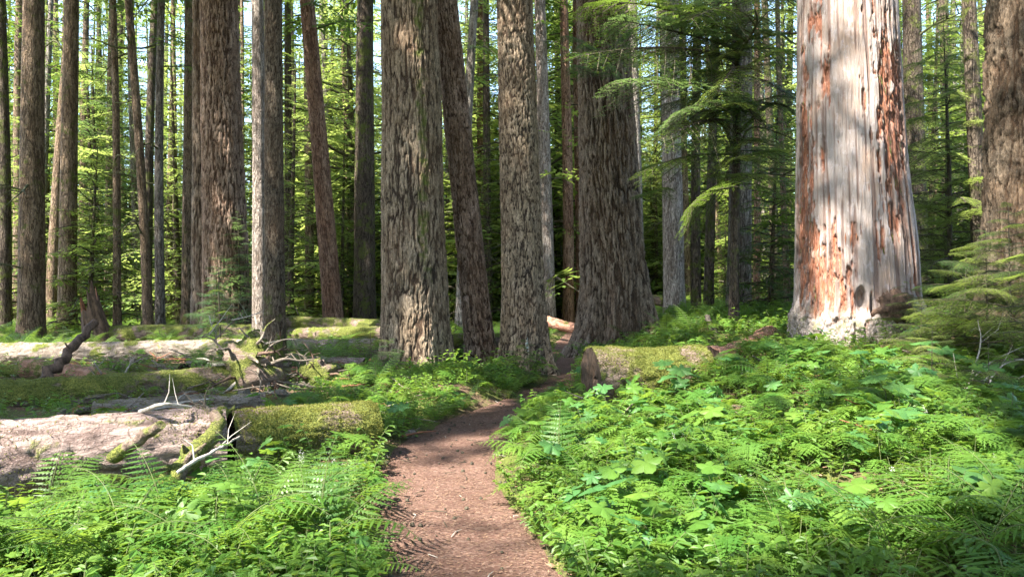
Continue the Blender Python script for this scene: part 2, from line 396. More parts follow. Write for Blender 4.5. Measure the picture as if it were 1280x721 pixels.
def crown_data(z0, z1, Lmax, nb, seed, T=BT, shape='cone', gap=.12):
    """arrays of foliage lozenges and branch sticks for a crown from height z0 to z1"""
    r = np.random.default_rng(seed); out = [[] for _ in range(5)]; sticks = []
    for i in range(nb):
        t = ((i + r.uniform(-.5, .5)) / nb); t = min(max(t, 0), .995)
        z = z0 + (z1 - z0) * t
        if shape == 'cone': l = Lmax * (1 - t) ** .75 + .12 * Lmax * .3
        else: l = Lmax * (math.sin(math.pi * min(1, .12 + .88 * t) ** .8) ** .6 * .8 + .15)
        l *= r.uniform(.55, 1.15) * (1 if r.random() > gap else .35)
        az = i * 2.39996 + r.normal(0, .35)
        tilt = R(r.uniform(-14, 12) + 22 * t)
        Rm = rotm(az, tilt, r.normal(0, .2)); b = T[r.integers(len(T))]; o = np.array([0, 0, z])
        out[0].append(b[0] @ Rm.T * l + o); out[1].append(b[1] @ Rm.T); out[2].append(b[2] @ Rm.T)
        out[3].append(b[3] * l); out[4].append(b[4] * l)
        pts = np.array([[0, 0, 0], [.5, 0, .0], [1, 0, -.2]]) * l @ Rm.T + o
        sticks.append((pts, [.012 * l + .006, .008 * l + .004, .002]))
    return [np.concatenate(a) for a in out], sticks
def crown_mesh(name, data, mat, keep=None, sk=None):
    A, st = data; g = Geo()
    if keep is not None: A = [a[keep] for a in A]
    if sk is not None: st = [q for q, f in zip(st, sk) if f]
    g.loz(*A)
    for p, r_ in st: g.tube(p, r_, 4, 1, cap=False)
    return g.mesh(name, [mat, M['needlewood']], False)

# sun patches: places the photograph shows in direct light (target point, radius of the opening cut in the canopy)
GAPS = []
def gap(p, r): GAPS.append((np.array(p, float), r))
def stick_keep(sticks, Mw):
    out = []
    for p, _ in sticks:
        P = np.array([p[0] * (1 - t) + p[2] * t for t in np.linspace(.1, 1, 6)]) @ np.array(Mw.to_3x3()).T + np.array(Mw.translation); ok = True
        for t, r_ in GAPS:
            v = P - t; al = v @ np.array(S)
            if (np.linalg.norm(v - al[:, None] * np.array(S), axis=1)[al > .9] < r_).any(): ok = False; break
        out.append(ok)
    return out
def cull(A, Mw):
    """which foliage pieces stay: openings are cut in the canopy to let sunbeams reach the targets"""
    P = A[0] @ np.array(Mw.to_3x3()).T + np.array(Mw.translation)
    S_ = np.array(S); keep = np.ones(len(P), bool)
    L = np.array([a for a in A[3]])
    for t, r_ in GAPS:
        v = P - t; al = v @ S_
        perp = np.linalg.norm(v - al[:, None] * S_, axis=1)
        keep &= ~((al > 0.9) & (perp < r_ + L * .5))
    return keep
# on the trail
gap(at(560, 592, 6.35), .5); gap(at(515, 597, 6.25), .42); gap(at(600, 600, 6.25), .26); gap(at(585, 548, 8.1), .14); gap(at(510, 640, 5.5), .12)
gap(at(706, 440, 19.8), .3); gap(at(590, 466, 13.7), .4)
# fallen logs on the left
gap(at(30, 540, 5.7), .42); gap(at(110, 530, 5.9), .28); gap(at(370, 510, 7.1), .30); gap(at(430, 520, 7.1), .26); gap(at(235, 462, 11.5), .35)
gap(at(220, 430, 16), .5); gap(at(285, 425, 16.5), .6); gap(at(90, 415, 19), .7); gap(at(340, 478, 11.5), .4); gap(at(425, 476, 12), .4); gap(at(100, 452, 14), .3)
# bushes left of the trail
gap(at(540, 500, 10.2), .55); gap(at(480, 520, 9.2), .45); gap(at(455, 490, 11), .45); gap(at(600, 500, 10.6), .3); gap(at(470, 575, 7.0), .15)
gap(at(330, 600, 6.0), .22); gap(at(290, 590, 6.3), .15); gap(at(240, 690, 4.6), .16); gap(at(130, 672, 4.7), .12); gap(at(440, 712, 4.3), .15)
# trunks
for yy, rr in ((345, .22), (390, .36), (430, .36), (460, .36)): gap(at(522, yy, 13.2), rr)
for yy in (60, 170, 300): gap(at(560 + yy * .1, yy, 14.3), .16)
for yy, px_, r_ in ((95, 1088, .2), (250, 1020, .16), (300, 1022, .2), (335, 1028, .22)): gap(at(px_, yy, 11.6), r_)
gap(at(1045, 375, 11.6), .22); gap(at(1035, 425, 11.5), .3)
for yy in (20, 110, 200, 290): gap(at(334, yy, 14.6), .13)
for yy in (150, 240, 320): gap(at(266, yy, 21.5), .3)
for yy in (150, 220, 300): gap(at(1190, yy, 13.8), .7)
for px_, yy in ((800, 60), (740, 110), (880, 150), (830, 210)): gap(at(px_, yy, 13.8), .35)
# right bank
for px_, py_, d_, r_ in ((760, 560, 8, .4), (700, 530, 9.3, .3), (850, 500, 9.5, .5), (900, 560, 7.6, .35), (820, 620, 6, .25), (1060, 650, 5.2, .38), (1010, 690, 4.8, .3),
        (1190, 545, 7.5, .3), (960, 600, 6.5, .2), (1080, 520, 8.5, .3), (960, 445, 14.5, .7), (1000, 470, 11, .4), (1100, 610, 6.2, .2), (700, 640, 5.4, .15), (1230, 600, 6.4, .25),
        (780, 455, 9.3, .3), (1160, 690, 4.7, .25), (880, 450, 13, .4), (930, 430, 15, .4), (1180, 455, 9.5, .16), (1150, 480, 8.6, .2), (640, 580, 7, .12), (760, 690, 4.5, .16), (900, 680, 4.7, .2)):
    gap(at(px_, py_, d_), r_ * .98)
for px_, py_, d_, r_ in ((1250, 370, 8.6, .35), (1200, 350, 9.6, .3), (1100, 690, 4.7, .6), (900, 700, 4.4, .6), (760, 690, 4.5, .4), (1230, 700, 4.6, .5), (1200, 620, 5.6, .4), (1020, 620, 5.8, .35), (960, 690, 4.6, .3), (900, 480, 9.8, .3), (1000, 505, 8.4, .25), (1090, 490, 8.6, .25), (1040, 560, 7, .2), (820, 530, 8.4, .25), (780, 600, 6.4, .2), (60, 660, 4.8, .3), (200, 660, 4.8, .35), (300, 690, 4.4, .35), (400, 640, 5.2, .3), (130, 640, 5, .3), (240, 620, 5.6, .3), (1250, 680, 4.8, .35), (1150, 640, 5.3, .35), (860, 690, 4.6, .3)): gap(at(px_, py_, d_), r_)

CROWN_LIB = {}
def crown_var(key, **kw):
    if key not in CROWN_LIB:
        mat = kw.pop('mat'); data = crown_data(**kw)
        CROWN_LIB[key] = (data, crown_mesh('crown', data, M[mat]), M[mat])
    return CROWN_LIB[key]
def add_crown(root, key, **kw):
    data, me, mat = crown_var(key, **kw)
    bpy.context.view_layer.update() if False else None
    Mw = Matrix.LocRotScale(root.location, root.rotation_euler, root.scale)
    k = cull(data[0], Mw)
    if k.mean() < .985: me = crown_mesh('crown', data, mat, k, stick_keep(data[1], Mw))
    return ob('crown', me, root)

# ------------------------------------------------------------------ trunks
def trunk_near(r0, Ht, seed, r_top=.35, zfine=8., du=.014, dz=.028, cellw=.075, cellh=.30, depth=.035, flare=.35, fh=.55, flutes=5, fl_amp=.10, lichen=None, mossy=None, face=-math.pi / 2):
    """bark plates as real relief; the side that faces the glade is finer"""
    cellw *= .68; cellh *= .75; depth *= .85; circ = 2 * math.pi * r0; nf = int(circ * .58 / du); nb = int(circ * .42 / (du * 4))
    th = np.concatenate([np.linspace(face - math.pi * .58, face + math.pi * .58, nf, endpoint=False), np.linspace(face + math.pi * .58, face + math.pi * 1.42, nb, endpoint=False)])
    z = np.concatenate([np.arange(-.5, zfine, dz), np.arange(zfine, Ht, 1.2), [Ht]])
    TH, ZZ = np.meshgrid(th, z)
    r = r0 * (1 - (1 - r_top) * np.clip(ZZ, 0, Ht) / Ht)
    ph = seed * 1.7
    fl = flare * np.exp(-np.clip(ZZ, -.3, 99) / fh) + flare * .25 * np.exp(-np.clip(ZZ, 0, 99) / (fh * 4))
    but = 1 + .55 * np.cos(TH * flutes + ph + .4 * np.sin(ZZ * 1.5)) + .3 * np.cos(TH * (flutes * 2 - 1) + ph * 2)
    r = r + r0 * fl * but + r0 * fl_amp * .5 * (np.cos(TH * 3 + ph) * .6 + .5 * np.cos(TH * 7 + ph + ZZ * .12)) * np.exp(-ZZ / 9)
    r = r + r0 * .05 * (fbm((TH % (2 * np.pi)) / (2 * np.pi) * 6, ZZ * .6 + 30, seed, 2, 6) - .5) * 2
    pu = max(8, int(round(circ / cellw)))
    U = (TH % (2 * np.pi)) / (2 * np.pi) * pu; Vz = ZZ / cellh + 50
    pe = pu + pu % 2
    U = U * pe / pu; pu = pe
    wu = (fbm(U * .5, Vz * 1.0, seed + 3, 4, pu // 2) - .5) * 1.5
    def furrow(su, sv, k, wd_):
        wd_ = wd_ * 1.5
        n_ = .72 * vn((U + wu) * su, Vz * sv, seed + k, int(pu * su)) + .28 * vn((U + wu) * su * 2, Vz * sv * 2.3, seed + k + 1, int(pu * su * 2))
        return sst(0, wd_, np.abs(n_ - .5))
    fa = furrow(1, .5, 11, .085); fb = furrow(1, .8, 23, .07); fc = furrow(2, 1.8, 37, .07)
    g1, g2, id2 = voro(U * 2.2 + wu * 2, Vz * 4.5 + fbm(U, Vz, seed + 8, 2) * 3, seed + 50)
    h2 = sst(0, .22, g2 - g1)
    g3, g4, id3 = voro(U * .9 + wu, Vz * 1.1 + fbm(U, Vz, seed + 4, 2) * 2, seed + 60)
    ridge_ = fa * (.35 + .65 * fb)
    h = ridge_ * (.56 + .12 * id3 + .20 * (h2 - .5) * (.4 + id2) + .12 * fc) + .10 * id2 * ridge_ + .14 * (fbm(U * 4, Vz * 9, seed + 9, 2) - .5)
    h = np.clip(h, 0, 1)
    fade = sst(zfine + 2, zfine - .5, ZZ) * .8 + .2
    r = r + (h - .4) * depth * 1.6 * fade
    X = r * np.cos(TH); Y = r * np.sin(TH)
    g = Geo(); nr, nc = X.shape
    q0 = (np.arange(nr - 1)[:, None] * nc); j = np.arange(nc)[None]; j2 = (j + 1) % nc
    g.add(np.stack([X, Y, ZZ], -1), np.stack([q0 + j, q0 + j2, q0 + nc + j2, q0 + nc + j], -1).reshape(-1, 4))
    mo = .22 * np.exp(-np.clip(ZZ, 0, 9) / .5)
    if mossy: mo = mo + mossy(TH, ZZ)
    li = np.zeros_like(mo) - .3 if lichen is None else lichen(TH, ZZ)
    return g, {'h': h.ravel(), 'mo': mo.ravel(), 'li': li.ravel()}
def trunk_far(r0, Ht, seed, r_top=.3, flare=.3, nseg=18, nz=26, bend=.0):
    z = np.concatenate([[-.6], np.linspace(0, 1.5, 6), np.linspace(2.2, Ht, nz)])
    th = np.arange(nseg) / nseg * 2 * np.pi; TH, ZZ = np.meshgrid(th, z)
    r = r0 * (1 - (1 - r_top) * np.clip(ZZ, 0, Ht) / Ht) + r0 * flare * np.exp(-np.clip(ZZ, -.4, 99) / .45) * (1 + .5 * np.cos(TH * 4 + seed))
    r *= 1 + .10 * (fbm(TH / (2 * np.pi) * 6, ZZ * .8 + 20, seed, 2, 6) - .5)
    cx = bend * np.sin(ZZ * .28 + seed) ; cy = bend * np.cos(ZZ * .22 + seed)
    g = Geo(); nr, nc = TH.shape
    q0 = (np.arange(nr - 1)[:, None] * nc); j = np.arange(nc)[None]; j2 = (j + 1) % nc
    g.add(np.stack([r * np.cos(TH) + cx, r * np.sin(TH) + cy, ZZ], -1), np.stack([q0 + j, q0 + j2, q0 + nc + j2, q0 + nc + j], -1).reshape(-1, 4))
    return g
def dead_branch_mesh(seed, L=1., thick=.02, mat='twig_moss', subs=7, up=.1, droop=.35):
    r = np.random.default_rng(seed); g = Geo()
    pts = smoothline([[0, 0, 0], [.3 * L, r.normal(0, .03) * L, up * L], [.65 * L, r.normal(0, .06) * L, (up * .6) * L - droop * .25 * L], [L, r.normal(0, .1) * L, up * .5 * L - droop * L]], 12)
    g.tube(pts, np.linspace(thick, thick * .2, 12), 6, wob=.3)
    for k in range(subs):
        i = r.integers(3, 11); a = r.choice([-1, 1]) * R(r.uniform(25, 75)); l = L * r.uniform(.12, .4)
        d = np.array([math.cos(a), math.sin(a), r.uniform(-.6, .3)])
        b = pts[i]; g.tube([b, b + d * l * .5 + [0, 0, .02 * L], b + d * l + [0, 0, -.12 * l]], [thick * .4, thick * .28, thick * .1], 4)
        if r.random() < .6:
            d2 = d + r.normal(0, .5, 3); g.tube([b + d * l * .5, b + d * l * .5 + d2 * l * .4], [thick * .22, thick * .08], 3)
    return g.mesh('dead_branch', [M[mat]], True)
DEADB = [dead_branch_mesh(100 + k, 1., .022, 'twig_moss', 4 + k, up=[.1, .3, -.1, .2, .05][k], droop=[.3, .5, .2, .7, .1][k]) for k in range(5)]
DEADP = [dead_branch_mesh(200 + k, 1., .016, 'twig', 5 + k) for k in range(3)]

BN = {}
BN['brown'] = bark_near('bark_brown', (.29, .225, .16), (.20, .15, .10), (.04, .026, .018), .28)
BN['red'] = bark_near('bark_redbrown', (.18, .115, .08), (.30, .215, .165), (.05, .024, .014), .14)
BN['grey'] = bark_near('bark_grey', (.215, .17, .13), (.14, .10, .07), (.04, .025, .016), .22)
BN['mossy'] = bark_near('bark_mossy', (.135, .105, .075), (.10, .075, .05), (.04, .025, .014), .36)
BF = {}
BF['brown'] = bark_far('bark_far_brown', (.22, .155, .10), (.28, .21, .15), (.05, .032, .02), .16)
BF['grey'] = bark_far('bark_far_grey', (.26, .23, .20), (.32, .29, .26), (.06, .045, .035), .10)
BF['dark'] = bark_far('bark_far_dark', (.11, .085, .065), (.15, .12, .09), (.03, .02, .014), .22)
BF['pale'] = bark_far('bark_far_pale', (.32, .27, .235), (.42, .37, .33), (.11, .08, .06), .04)  # pale bark; on sunlit trunks the light is put into the colour
BF['red'] = bark_far('bark_far_red', (.30, .17, .11), (.38, .25, .18), (.08, .035, .02), .08)
BF['moss'] = bark_far('bark_far_mossy', (.20, .16, .08), (.30, .24, .14), (.06, .045, .02), .32, 14.)

def tilt_of(px0, d, pxt, zb):
    """lean in the picture plane, from where the trunk leaves the top of the frame"""
    zt = CAMZ + 365 / F * d
    return math.atan2((pxt - px0) / F * d, zt - zb)

NEARK = dict(
    # name: px_base, d, half width at chest (m), px at top, seed, bark, options
)
def near_tree(px0, d, width_px, pxt, seed, bark, label, crown=('big', 10), Ht=32, name='conifer_tree', **kw):
    x = (px0 - 640) / F * d; zb = h1(x, d) - .05
    root = ob(name, None, loc=(x, d, zb), rot=(0, tilt_of(px0, d, pxt, zb), 0), label=label, cat='tree')
    r0 = width_px / 2 / F * d
    g, at_ = trunk_near(r0, Ht, seed, **kw)
    ob('trunk', g.mesh('trunk', [BN[bark]], True, at_), root)
    if crown: add_crown(root, 'big%d' % (seed % 4), z0=crown[1], z1=Ht + 1, Lmax=4.4, nb=76, seed=seed % 4 + 60, mat='needle_dark', shape='round')
    return root

def lich20(TH, Z): return 1.0 * np.exp(-(((TH + math.pi / 2 - .12) / .22) ** 2 + ((Z - .62) / .33) ** 2)) - .35
def moss17(TH, Z): return .36 * np.exp(-((TH + math.pi / 2 - .50) / .40) ** 2) * sst(1.0, 2.2, Z) - .04
def moss34(TH, Z): return .12 * np.exp(-((TH + math.pi / 2 + .5) / .5) ** 2)
t17 = near_tree(519, 14.1, 80, 511, 3, 'brown', 'broadest brown trunk in the middle, mossy down its right side with a sunlit base', flare=.17, fh=.5, mossy=moss17, fl_amp=.05)
t18 = near_tree(604, 15.0, 34, 556, 5, 'red', 'slimmer reddish trunk leaning left between the two big central trunks', crown=('big', 13), flare=.18, fh=.4, cellw=.06, cellh=.16)
t20 = near_tree(656, 14.4, 50, 643, 8, 'brown', 'straight dark trunk at the trail edge with a pale lichen patch near its foot', crown=('big', 12), flare=.32, fh=.55, lichen=lich20, cellw=.05, cellh=.12, depth=.026)
t24 = near_tree(771, 18.6, 76, 753, 13, 'grey', 'big grey-brown trunk with wide flaring roots behind the mossy cut log', flare=.42, fh=.75, du=.018, dz=.035, zfine=9.5, flutes=6, cellw=.09, cellh=.4, depth=.05)
t12 = near_tree(284, 22.5, 53, 273, 17, 'red', 'large fluted reddish-brown trunk left of the slim mossy tree, its right half dark red', flare=.22, fh=.8, du=.024, dz=.045, zfine=11, cellw=.08, cellh=.3, Ht=36, fl_amp=.12)
t12b = near_tree(253, 23.2, 24, 251, 19, 'grey', 'grey-green trunk pressed against the left side of the large fluted trunk', crown=None, flare=.2, du=.03, dz=.06, zfine=11, Ht=30, cellw=.08, cellh=.5)
t34 = near_tree(1290, 10.3, 104, 1292, 23, 'mossy', 'thick mossy rough-barked trunk cut by the right edge of the picture', flare=.2, fh=.5, mossy=moss34, cellw=.09, cellh=.33, depth=.055, zfine=7)
t14 = near_tree(344, 14.9, 25, 341, 29, 'mossy', 'slim upright trunk with yellow-green mossy foot beside the torn-up roots', crown=('big', 14), flare=.12, cellw=.05, cellh=.1, depth=.012, fl_amp=.03, Ht=24, mossy=lambda T, Z: .13 * sst(4.2, 1.0, Z))

# listed mid-distance trunks: px base, d, width px, px top, bark, label, dead branches, height
FAR = [
 (5, 26, 15, 9, 'dark', 'dark trunk at the very left edge of the picture', 8),
 (20, 33, 12, 28, 'brown', 'thin mossy trunk just right of the one on the left edge', 8),
 (39, 22, 31, 45, 'brown', 'stout grey-brown trunk standing behind the left logs, first wide trunk from the left', 3),
 (64, 30, 14, 76, 'brown', 'narrow brown trunk right of the first stout trunk, tilted slightly right', 8),
 (85, 26, 22, 98, 'brown', 'smooth brown trunk leaning right behind the broken dark stump', 4),
 (149, 26, 10, 148, 'brown', 'slender straight brown trunk, left one of the close pair at the fallen logs', 6),
 (186, 25, 12, 160, 'brown', 'slender trunk leaning left that crosses in front of its neighbours', 6),
 (170, 36, 8, 163, 'grey', 'thin greyish pole behind the leaning slender trunk', 4),
 (181, 29, 12, 192, 'dark', 'dark brown slender trunk leaning slightly right of the leaning one', 6),
 (201, 26, 12, 197, 'grey', 'greyish slender trunk with a lit left edge left of the large fluted tree', 5),
 (212, 36, 8, 213, 'brown', 'thin pole with many short dead twigs left of the large fluted tree', 9),
 (236, 27, 17, 238, 'brown', 'brown trunk half hidden on the left of the large fluted tree', 2),
 (326, 20, 20, 317, 'pale', 'pale smooth trunk directly behind the slim mossy tree', 1),
 (418, 25, 25, 382, 'red', 'reddish trunk leaning left, its bark lit along the left edge near the foot', 2),
 (455, 29, 29, 456, 'dark', 'very dark straight trunk just left of the broadest central trunk', 0),
 (574, 27, 14, 594, 'grey', 'grey trunk seen between the broadest trunk and the leaning reddish one', 2),
 (608, 33, 15, 600, 'red', 'reddish trunk far behind the leaning central tree', 2),
 (687, 29, 19, 675, 'pale', 'pale sunlit trunk just right of the lichen-patched tree', 1),
 (699, 36, 10, 697, 'dark', 'dark thin trunk behind the pale sunlit trunk', 3),
 (710, 30, 15, 706, 'red', 'reddish narrow trunk beyond the bend of the trail', 2),
 (725, 31, 14, 722, 'red', 'red-brown trunk touching the left outline of the big flaring tree', 2),
 (797, 30, 20, 792, 'grey', 'grey trunk showing along the right outline of the big flaring tree', 2),
 (843, 23, 27, 837, 'pale', 'pale weathered trunk with patchy bark right of the big flaring tree', 3),
 (872, 19, 13, 871, 'dark', 'thin dark trunk, left one of the dark pair behind the mossy log', 3),
 (888, 20, 13, 895, 'dark', 'thin dark trunk, right one of the dark pair behind the mossy log', 3),
 (923, 20, 30, 927, 'grey', 'grey ridged trunk with a bright left edge, left of the barkless giant', 2),
 (968, 30, 11, 965, 'dark', 'thin dark trunk between the grey ridged trunk and the barkless giant', 5),
 (1228, 14, 21, 1222, 'dark', 'dark reddish trunk right against the mossy trunk at the right edge', 1),
 (1148, 19, 26, 1140, 'dark', 'shaded dark trunk half hidden behind the barkless giant', 2),
 (1190, 24, 14, 1184, 'dark', 'dark trunk behind the bright hemlock on the right', 3),
 (1202, 27, 6, 1204, 'pale', 'thin bleached pole beside the bright hemlock on the right', 2),
 (370, 40, 9, 366, 'brown', 'thin far trunk in the gap right of the slim mossy tree', 5),
 (385, 33, 12, 389, 'brown', 'mossy far trunk left of the leaning reddish trunk', 5),
 (429, 42, 8, 428, 'brown', 'thin far trunk between the leaning reddish trunk and the very dark one', 6),
 (395, 48, 6, 396, 'pale', 'thin pale pole far behind the leaning reddish trunk', 3),
 (436, 38, 6, 438, 'grey', 'thin grey pole touching the left side of the very dark trunk', 3),
 (125, 42, 8, 126, 'dark', 'thin dark spruce pole behind the broken stump', 12),
 (299, 34, 6, 300, 'brown', 'thin pole in the bright gap right of the large fluted tree', 6),
 (760, 40, 10, 765, 'brown', 'far brown trunk behind the big flaring tree', 2),
 (943, 27, 9, 948, 'red', 'narrow reddish trunk right of the grey ridged trunk', 4),
 (982, 24, 8, 980, 'brown', 'narrow brown trunk left of the barkless giant', 5),
 (1085, 26, 14, 1088, 'brown', 'brown trunk behind the barkless giant', 2),
]
for k, (px0, d, wpx, pxt, bark, lab, nd) in enumerate(FAR):
    x = (px0 - 640) / F * d; zb = h1(x, d) - .05
    Ht = float(np.clip(d * .9 + 6, 18, 34)) if wpx < 26 else 30
    root = ob('conifer_tree', None, loc=(x, d, zb), rot=(R(rng.normal(0, 1)), tilt_of(px0, d, pxt, zb), 0), label=lab, cat='tree')
    g = trunk_far(wpx / 2 / F * d, Ht, k, flare=.25, nseg=22 if wpx > 18 else 14, bend=.06 if wpx < 16 else .02)
    ob('trunk', g.mesh('trunk', [BF[bark]]), root)
    add_crown(root, 'tall%d' % (k % 3), z0=11 + (k % 3), z1=29, Lmax=2.6, nb=30, seed=80 + k % 3, mat='needle_dark', shape='cone') if Ht > 22 and k % 2 == 0 else \
        add_crown(root, 'mid%d' % (k % 3), z0=9.5 + (k % 3), z1=21, Lmax=2.1, nb=26, seed=90 + k % 3, mat='needle_dark', shape='cone')
    for j in range(nd):
        z = rng.uniform(2., min(Ht * .7, 14)); a = rng.uniform(-math.pi, math.pi)
        ob('dead_branch', DEADB[rng.integers(5)], root, (0, 0, z), (0, R(rng.uniform(-25, 15)), a), rng.uniform(.7, 2.2))

# ------------------------------------------------------------------ the barkless giant snag
def snag():
    px0, d = 1070, 12.4; x = (px0 - 640) / F * d; zb = h1(x, d) - .08
    root = ob('dead_tree', None, loc=(x, d, zb), rot=(0, tilt_of(px0, d, 1058, zb), 0), label='huge barkless dead tree of bleached grey wood with orange-red rotten streaks', cat='tree')
    r0 = 61 / F * d; face = -math.pi / 2 - .437; Ht = 19
    th = np.concatenate([np.linspace(face - 2.0, face + 2.0, 330, endpoint=False), np.linspace(face + 2.0, face + 2 * math.pi - 2.0, 46, endpoint=False)])
    z = np.concatenate([np.arange(-.5, 6.6, .018), np.arange(6.6, Ht, .6)])
    T, Z = np.meshgrid(th, z); a = T - face                 # a<0 is the left side from the glade
    a = (a + math.pi) % (2 * math.pi) - math.pi
    U = a / (2 * np.pi)
    r = r0 * (1.11 - .042 * Z)
    r = r + r0 * (.10 * np.exp(-np.clip(Z, 0, 9) / .8)) * (1 + .4 * np.cos(a * 4 + 1)) + r0 * .05 * np.exp(-((Z - 1.6) / .9) ** 2) * np.clip(a, 0, 2)
    r = r + .03 * (fbm(U * 7 + 20, Z * .25 + 5, 5, 2) - .5) * 2
    st = fbm(U * 90 + 40, Z * 1.1 + 9, 21, 3); st2 = fbm(U * 190 + 10, Z * 3.2, 22, 2); rg = fbm(U * 46 + 7, Z * 5 + 3, 23, 3)
    big = fbm(U * 14 + 3, Z * .5 + 2, 27, 3)
    # where the outer wood has gone: left flank, low left front, right flank (rotten red below)
    want = .95 * np.exp(-((a + 1.02) / .28) ** 2) + .95 * np.exp(-((a - .72) / .22) ** 2) * sst(1.2, 3.2, Z) + .30 * np.exp(-((a - .25) / .3) ** 2) * sst(3.0, 5, Z) \
        + .95 * np.exp(-((a + .42) / .33) ** 2) * np.exp(-((Z - .95) / .75) ** 2) + .85 * np.exp(-((a - 1.2) / .3) ** 2)
    red = sst(.50, .68, want * .62 + (st - .5) * 1.35 + (big - .5) * 1.5 + (rg - .5) * .7 + (st2 - .5) * .6 + .03)
    low = sst(.80, .50, Z + (rg - .5) * .35 + .1 * np.cos(a * 3))                   # remaining rough bark at the foot
    shell = (1 - red) * .055
    crack = sst(.56, .68, fbm(U * 120 + 60, Z * .55 + 30, 31, 2)) * (1 - low)
    flk, fl2, fid = voro(U * 110 + (st - .5) * 3, Z * 4.2 + 30, 41)
    rough = (fid - .5) * .05 * red + (st2 - .5) * .03 + (rg - .5) * .03 * (red + low)
    v1, v2, vid = voro(U * 95, Z * 11 + 9, 44)
    r = r + shell + rough - .014 * crack * (.3 + sst(.4, .6, big)) + low * (.045 + .05 * (vid - .3) * sst(0, .3, v2 - v1))
    # hollow dark cleft low in the front
    cl = np.exp(-(((a - .10) / .10) ** 2 + ((Z - .86) / .22) ** 2)); cl2 = np.exp(-(((a - .26) / .05) ** 2 + ((Z - .75) / .3) ** 2))
    r = r - .22 * sst(.35, .9, cl + (rg - .5) * .5) - .15 * sst(.4, .9, cl2 + (rg - .5) * .4)
    g = Geo(); nr, nc = T.shape; q0 = (np.arange(nr - 1)[:, None] * nc); j = np.arange(nc)[None]; j2 = (j + 1) % nc
    g.add(np.stack([r * np.cos(T), r * np.sin(T), Z], -1), np.stack([q0 + j, q0 + j2, q0 + nc + j2, q0 + nc + j], -1).reshape(-1, 4))
    top = g.n
    s = NT('bleached_wood'); co = s.objco()
    A = s.nd('ShaderNodeTexCoord').outputs['Object']
    stn = s.noise(s.map(co, (1, 1, .05)), 26, 5, .65); fine = s.noise(s.map(co, (1, 1, .12)), 90, 3, .6); blo = s.noise(s.map(co, (1, 1, .4)), 3.2, 4)
    c = s.mix(s.math('ADD', s.math('MULTIPLY', s.ramp(stn, .25, .75), .55), s.math('MULTIPLY', s.ramp(s.noise(s.map(co, (1, 1, .3)), 1.7, 5, .6), .3, .7), .45)), (.225, .175, .148), (.425, .365, .335))
    c = s.mix(s.ramp(blo, .45, .68, 0, .7), c, (.33, .225, .165))
    c = s.mix(s.ramp(stn, .38, .30, 0, .7), c, (.25, .15, .11))
    c = s.mix(s.ramp(s.noise(s.map(co, (1, 1, .07)), 60, 3, .6), .55, .7, 0, .6), c, (.14, .10, .085))
    c = s.mix(s.ramp(s.noise(s.map(co, (1, 1, .6)), 9, 6, .75), .52, .62, 0, .4), c, (.50, .44, .45))
    rdc = s.mix(s.ramp(s.noise(s.map(co, (1, 1, .25)), 22, 4), .3, .7), (.33, .115, .055), (.47, .26, .18))
    rdc = s.mix(s.ramp(fine, .42, .62, .75, 0), rdc, (.17, .055, .03))
    c = s.mix(s.attr('red'), c, rdc)
    c = s.mix(s.math('MULTIPLY', s.attr('crk'), .8), c, (.16, .10, .08))
    lowc = s.mix(s.ramp(s.noise(co, 30, 4, .7), .3, .7), (.14, .11, .085), (.36, .31, .28))
    lowc = s.mix(s.ramp(s.noise(co, 6, 4), .5, .65, 0, .6), lowc, (.13, .14, .05))
    c = s.mix(s.attr('low'), c, lowc)
    mat = s.finish(c, .8, s.math('ADD', stn, s.math('MULTIPLY', fine, .6)), .03, .9)
    ob('trunk', g.mesh('trunk', [mat], True, {'red': red.ravel(), 'crk': crack.ravel(), 'low': low.ravel()}), root)
    # loose splinters of bark still hanging on the wood
    g = Geo(); n = 900
    aa = np.concatenate([rng.normal(-1.0, .22, n // 3), rng.normal(.75, .2, n // 3), rng.uniform(-1.5, 1.5, n - 2 * (n // 3))]); zz = rng.uniform(.6, 6.6, n); t = aa + face
    rr = r0 * (1.12 - .047 * zz) + .05; P = np.stack([rr * np.cos(t), rr * np.sin(t), zz], 1)
    out = np.stack([np.cos(t), np.sin(t), 0 * t], 1); tn = np.stack([-np.sin(t), np.cos(t), 0 * t], 1)
    D = np.stack([0 * t, 0 * t, -np.ones(n)], 1) + out * rng.uniform(0, .22, (n, 1)) + tn * rng.normal(0, .08, (n, 1))
    g.loz(P, D / np.linalg.norm(D, axis=1)[:, None], tn, rng.uniform(.05, .28, n), rng.uniform(.008, .03, n), 0)
    g.M[-1][::3] = 1
    ob('wood_splinters', g.mesh('wood_splinters', [M['rot'], M['log_grey']], False), root, kind='stuff')
    # mossy burl at the foot, right of the cleft
    g = Geo(); tb = face + .62
    P = np.array([(r0 * 1.12) * math.cos(tb), (r0 * 1.12) * math.sin(tb), .72])
    u = np.linspace(0, np.pi, 22); v = np.linspace(0, 2 * np.pi, 32, endpoint=False); UU, VV = np.meshgrid(u, v, indexing='ij')
    rr = .24 * (1 + 1.0 * (fbm(UU * 4 + 9, VV / 6.283 * 8 + 9, 3, 4, 8) - .5))
    V = np.stack([rr * np.sin(UU) * np.cos(VV) * 1.2, rr * np.sin(UU) * np.sin(VV), rr * np.cos(UU) * 1.25], -1) + P
    q0 = (np.arange(21)[:, None] * 32); j = np.arange(32)[None]; j2 = (j + 1) % 32
    g.add(V, np.stack([q0 + j, q0 + 32 + j, q0 + 32 + j2, q0 + j2], -1).reshape(-1, 4))
    ob('burl', g.mesh('burl', [M['wood_dark']]), root)
snag()

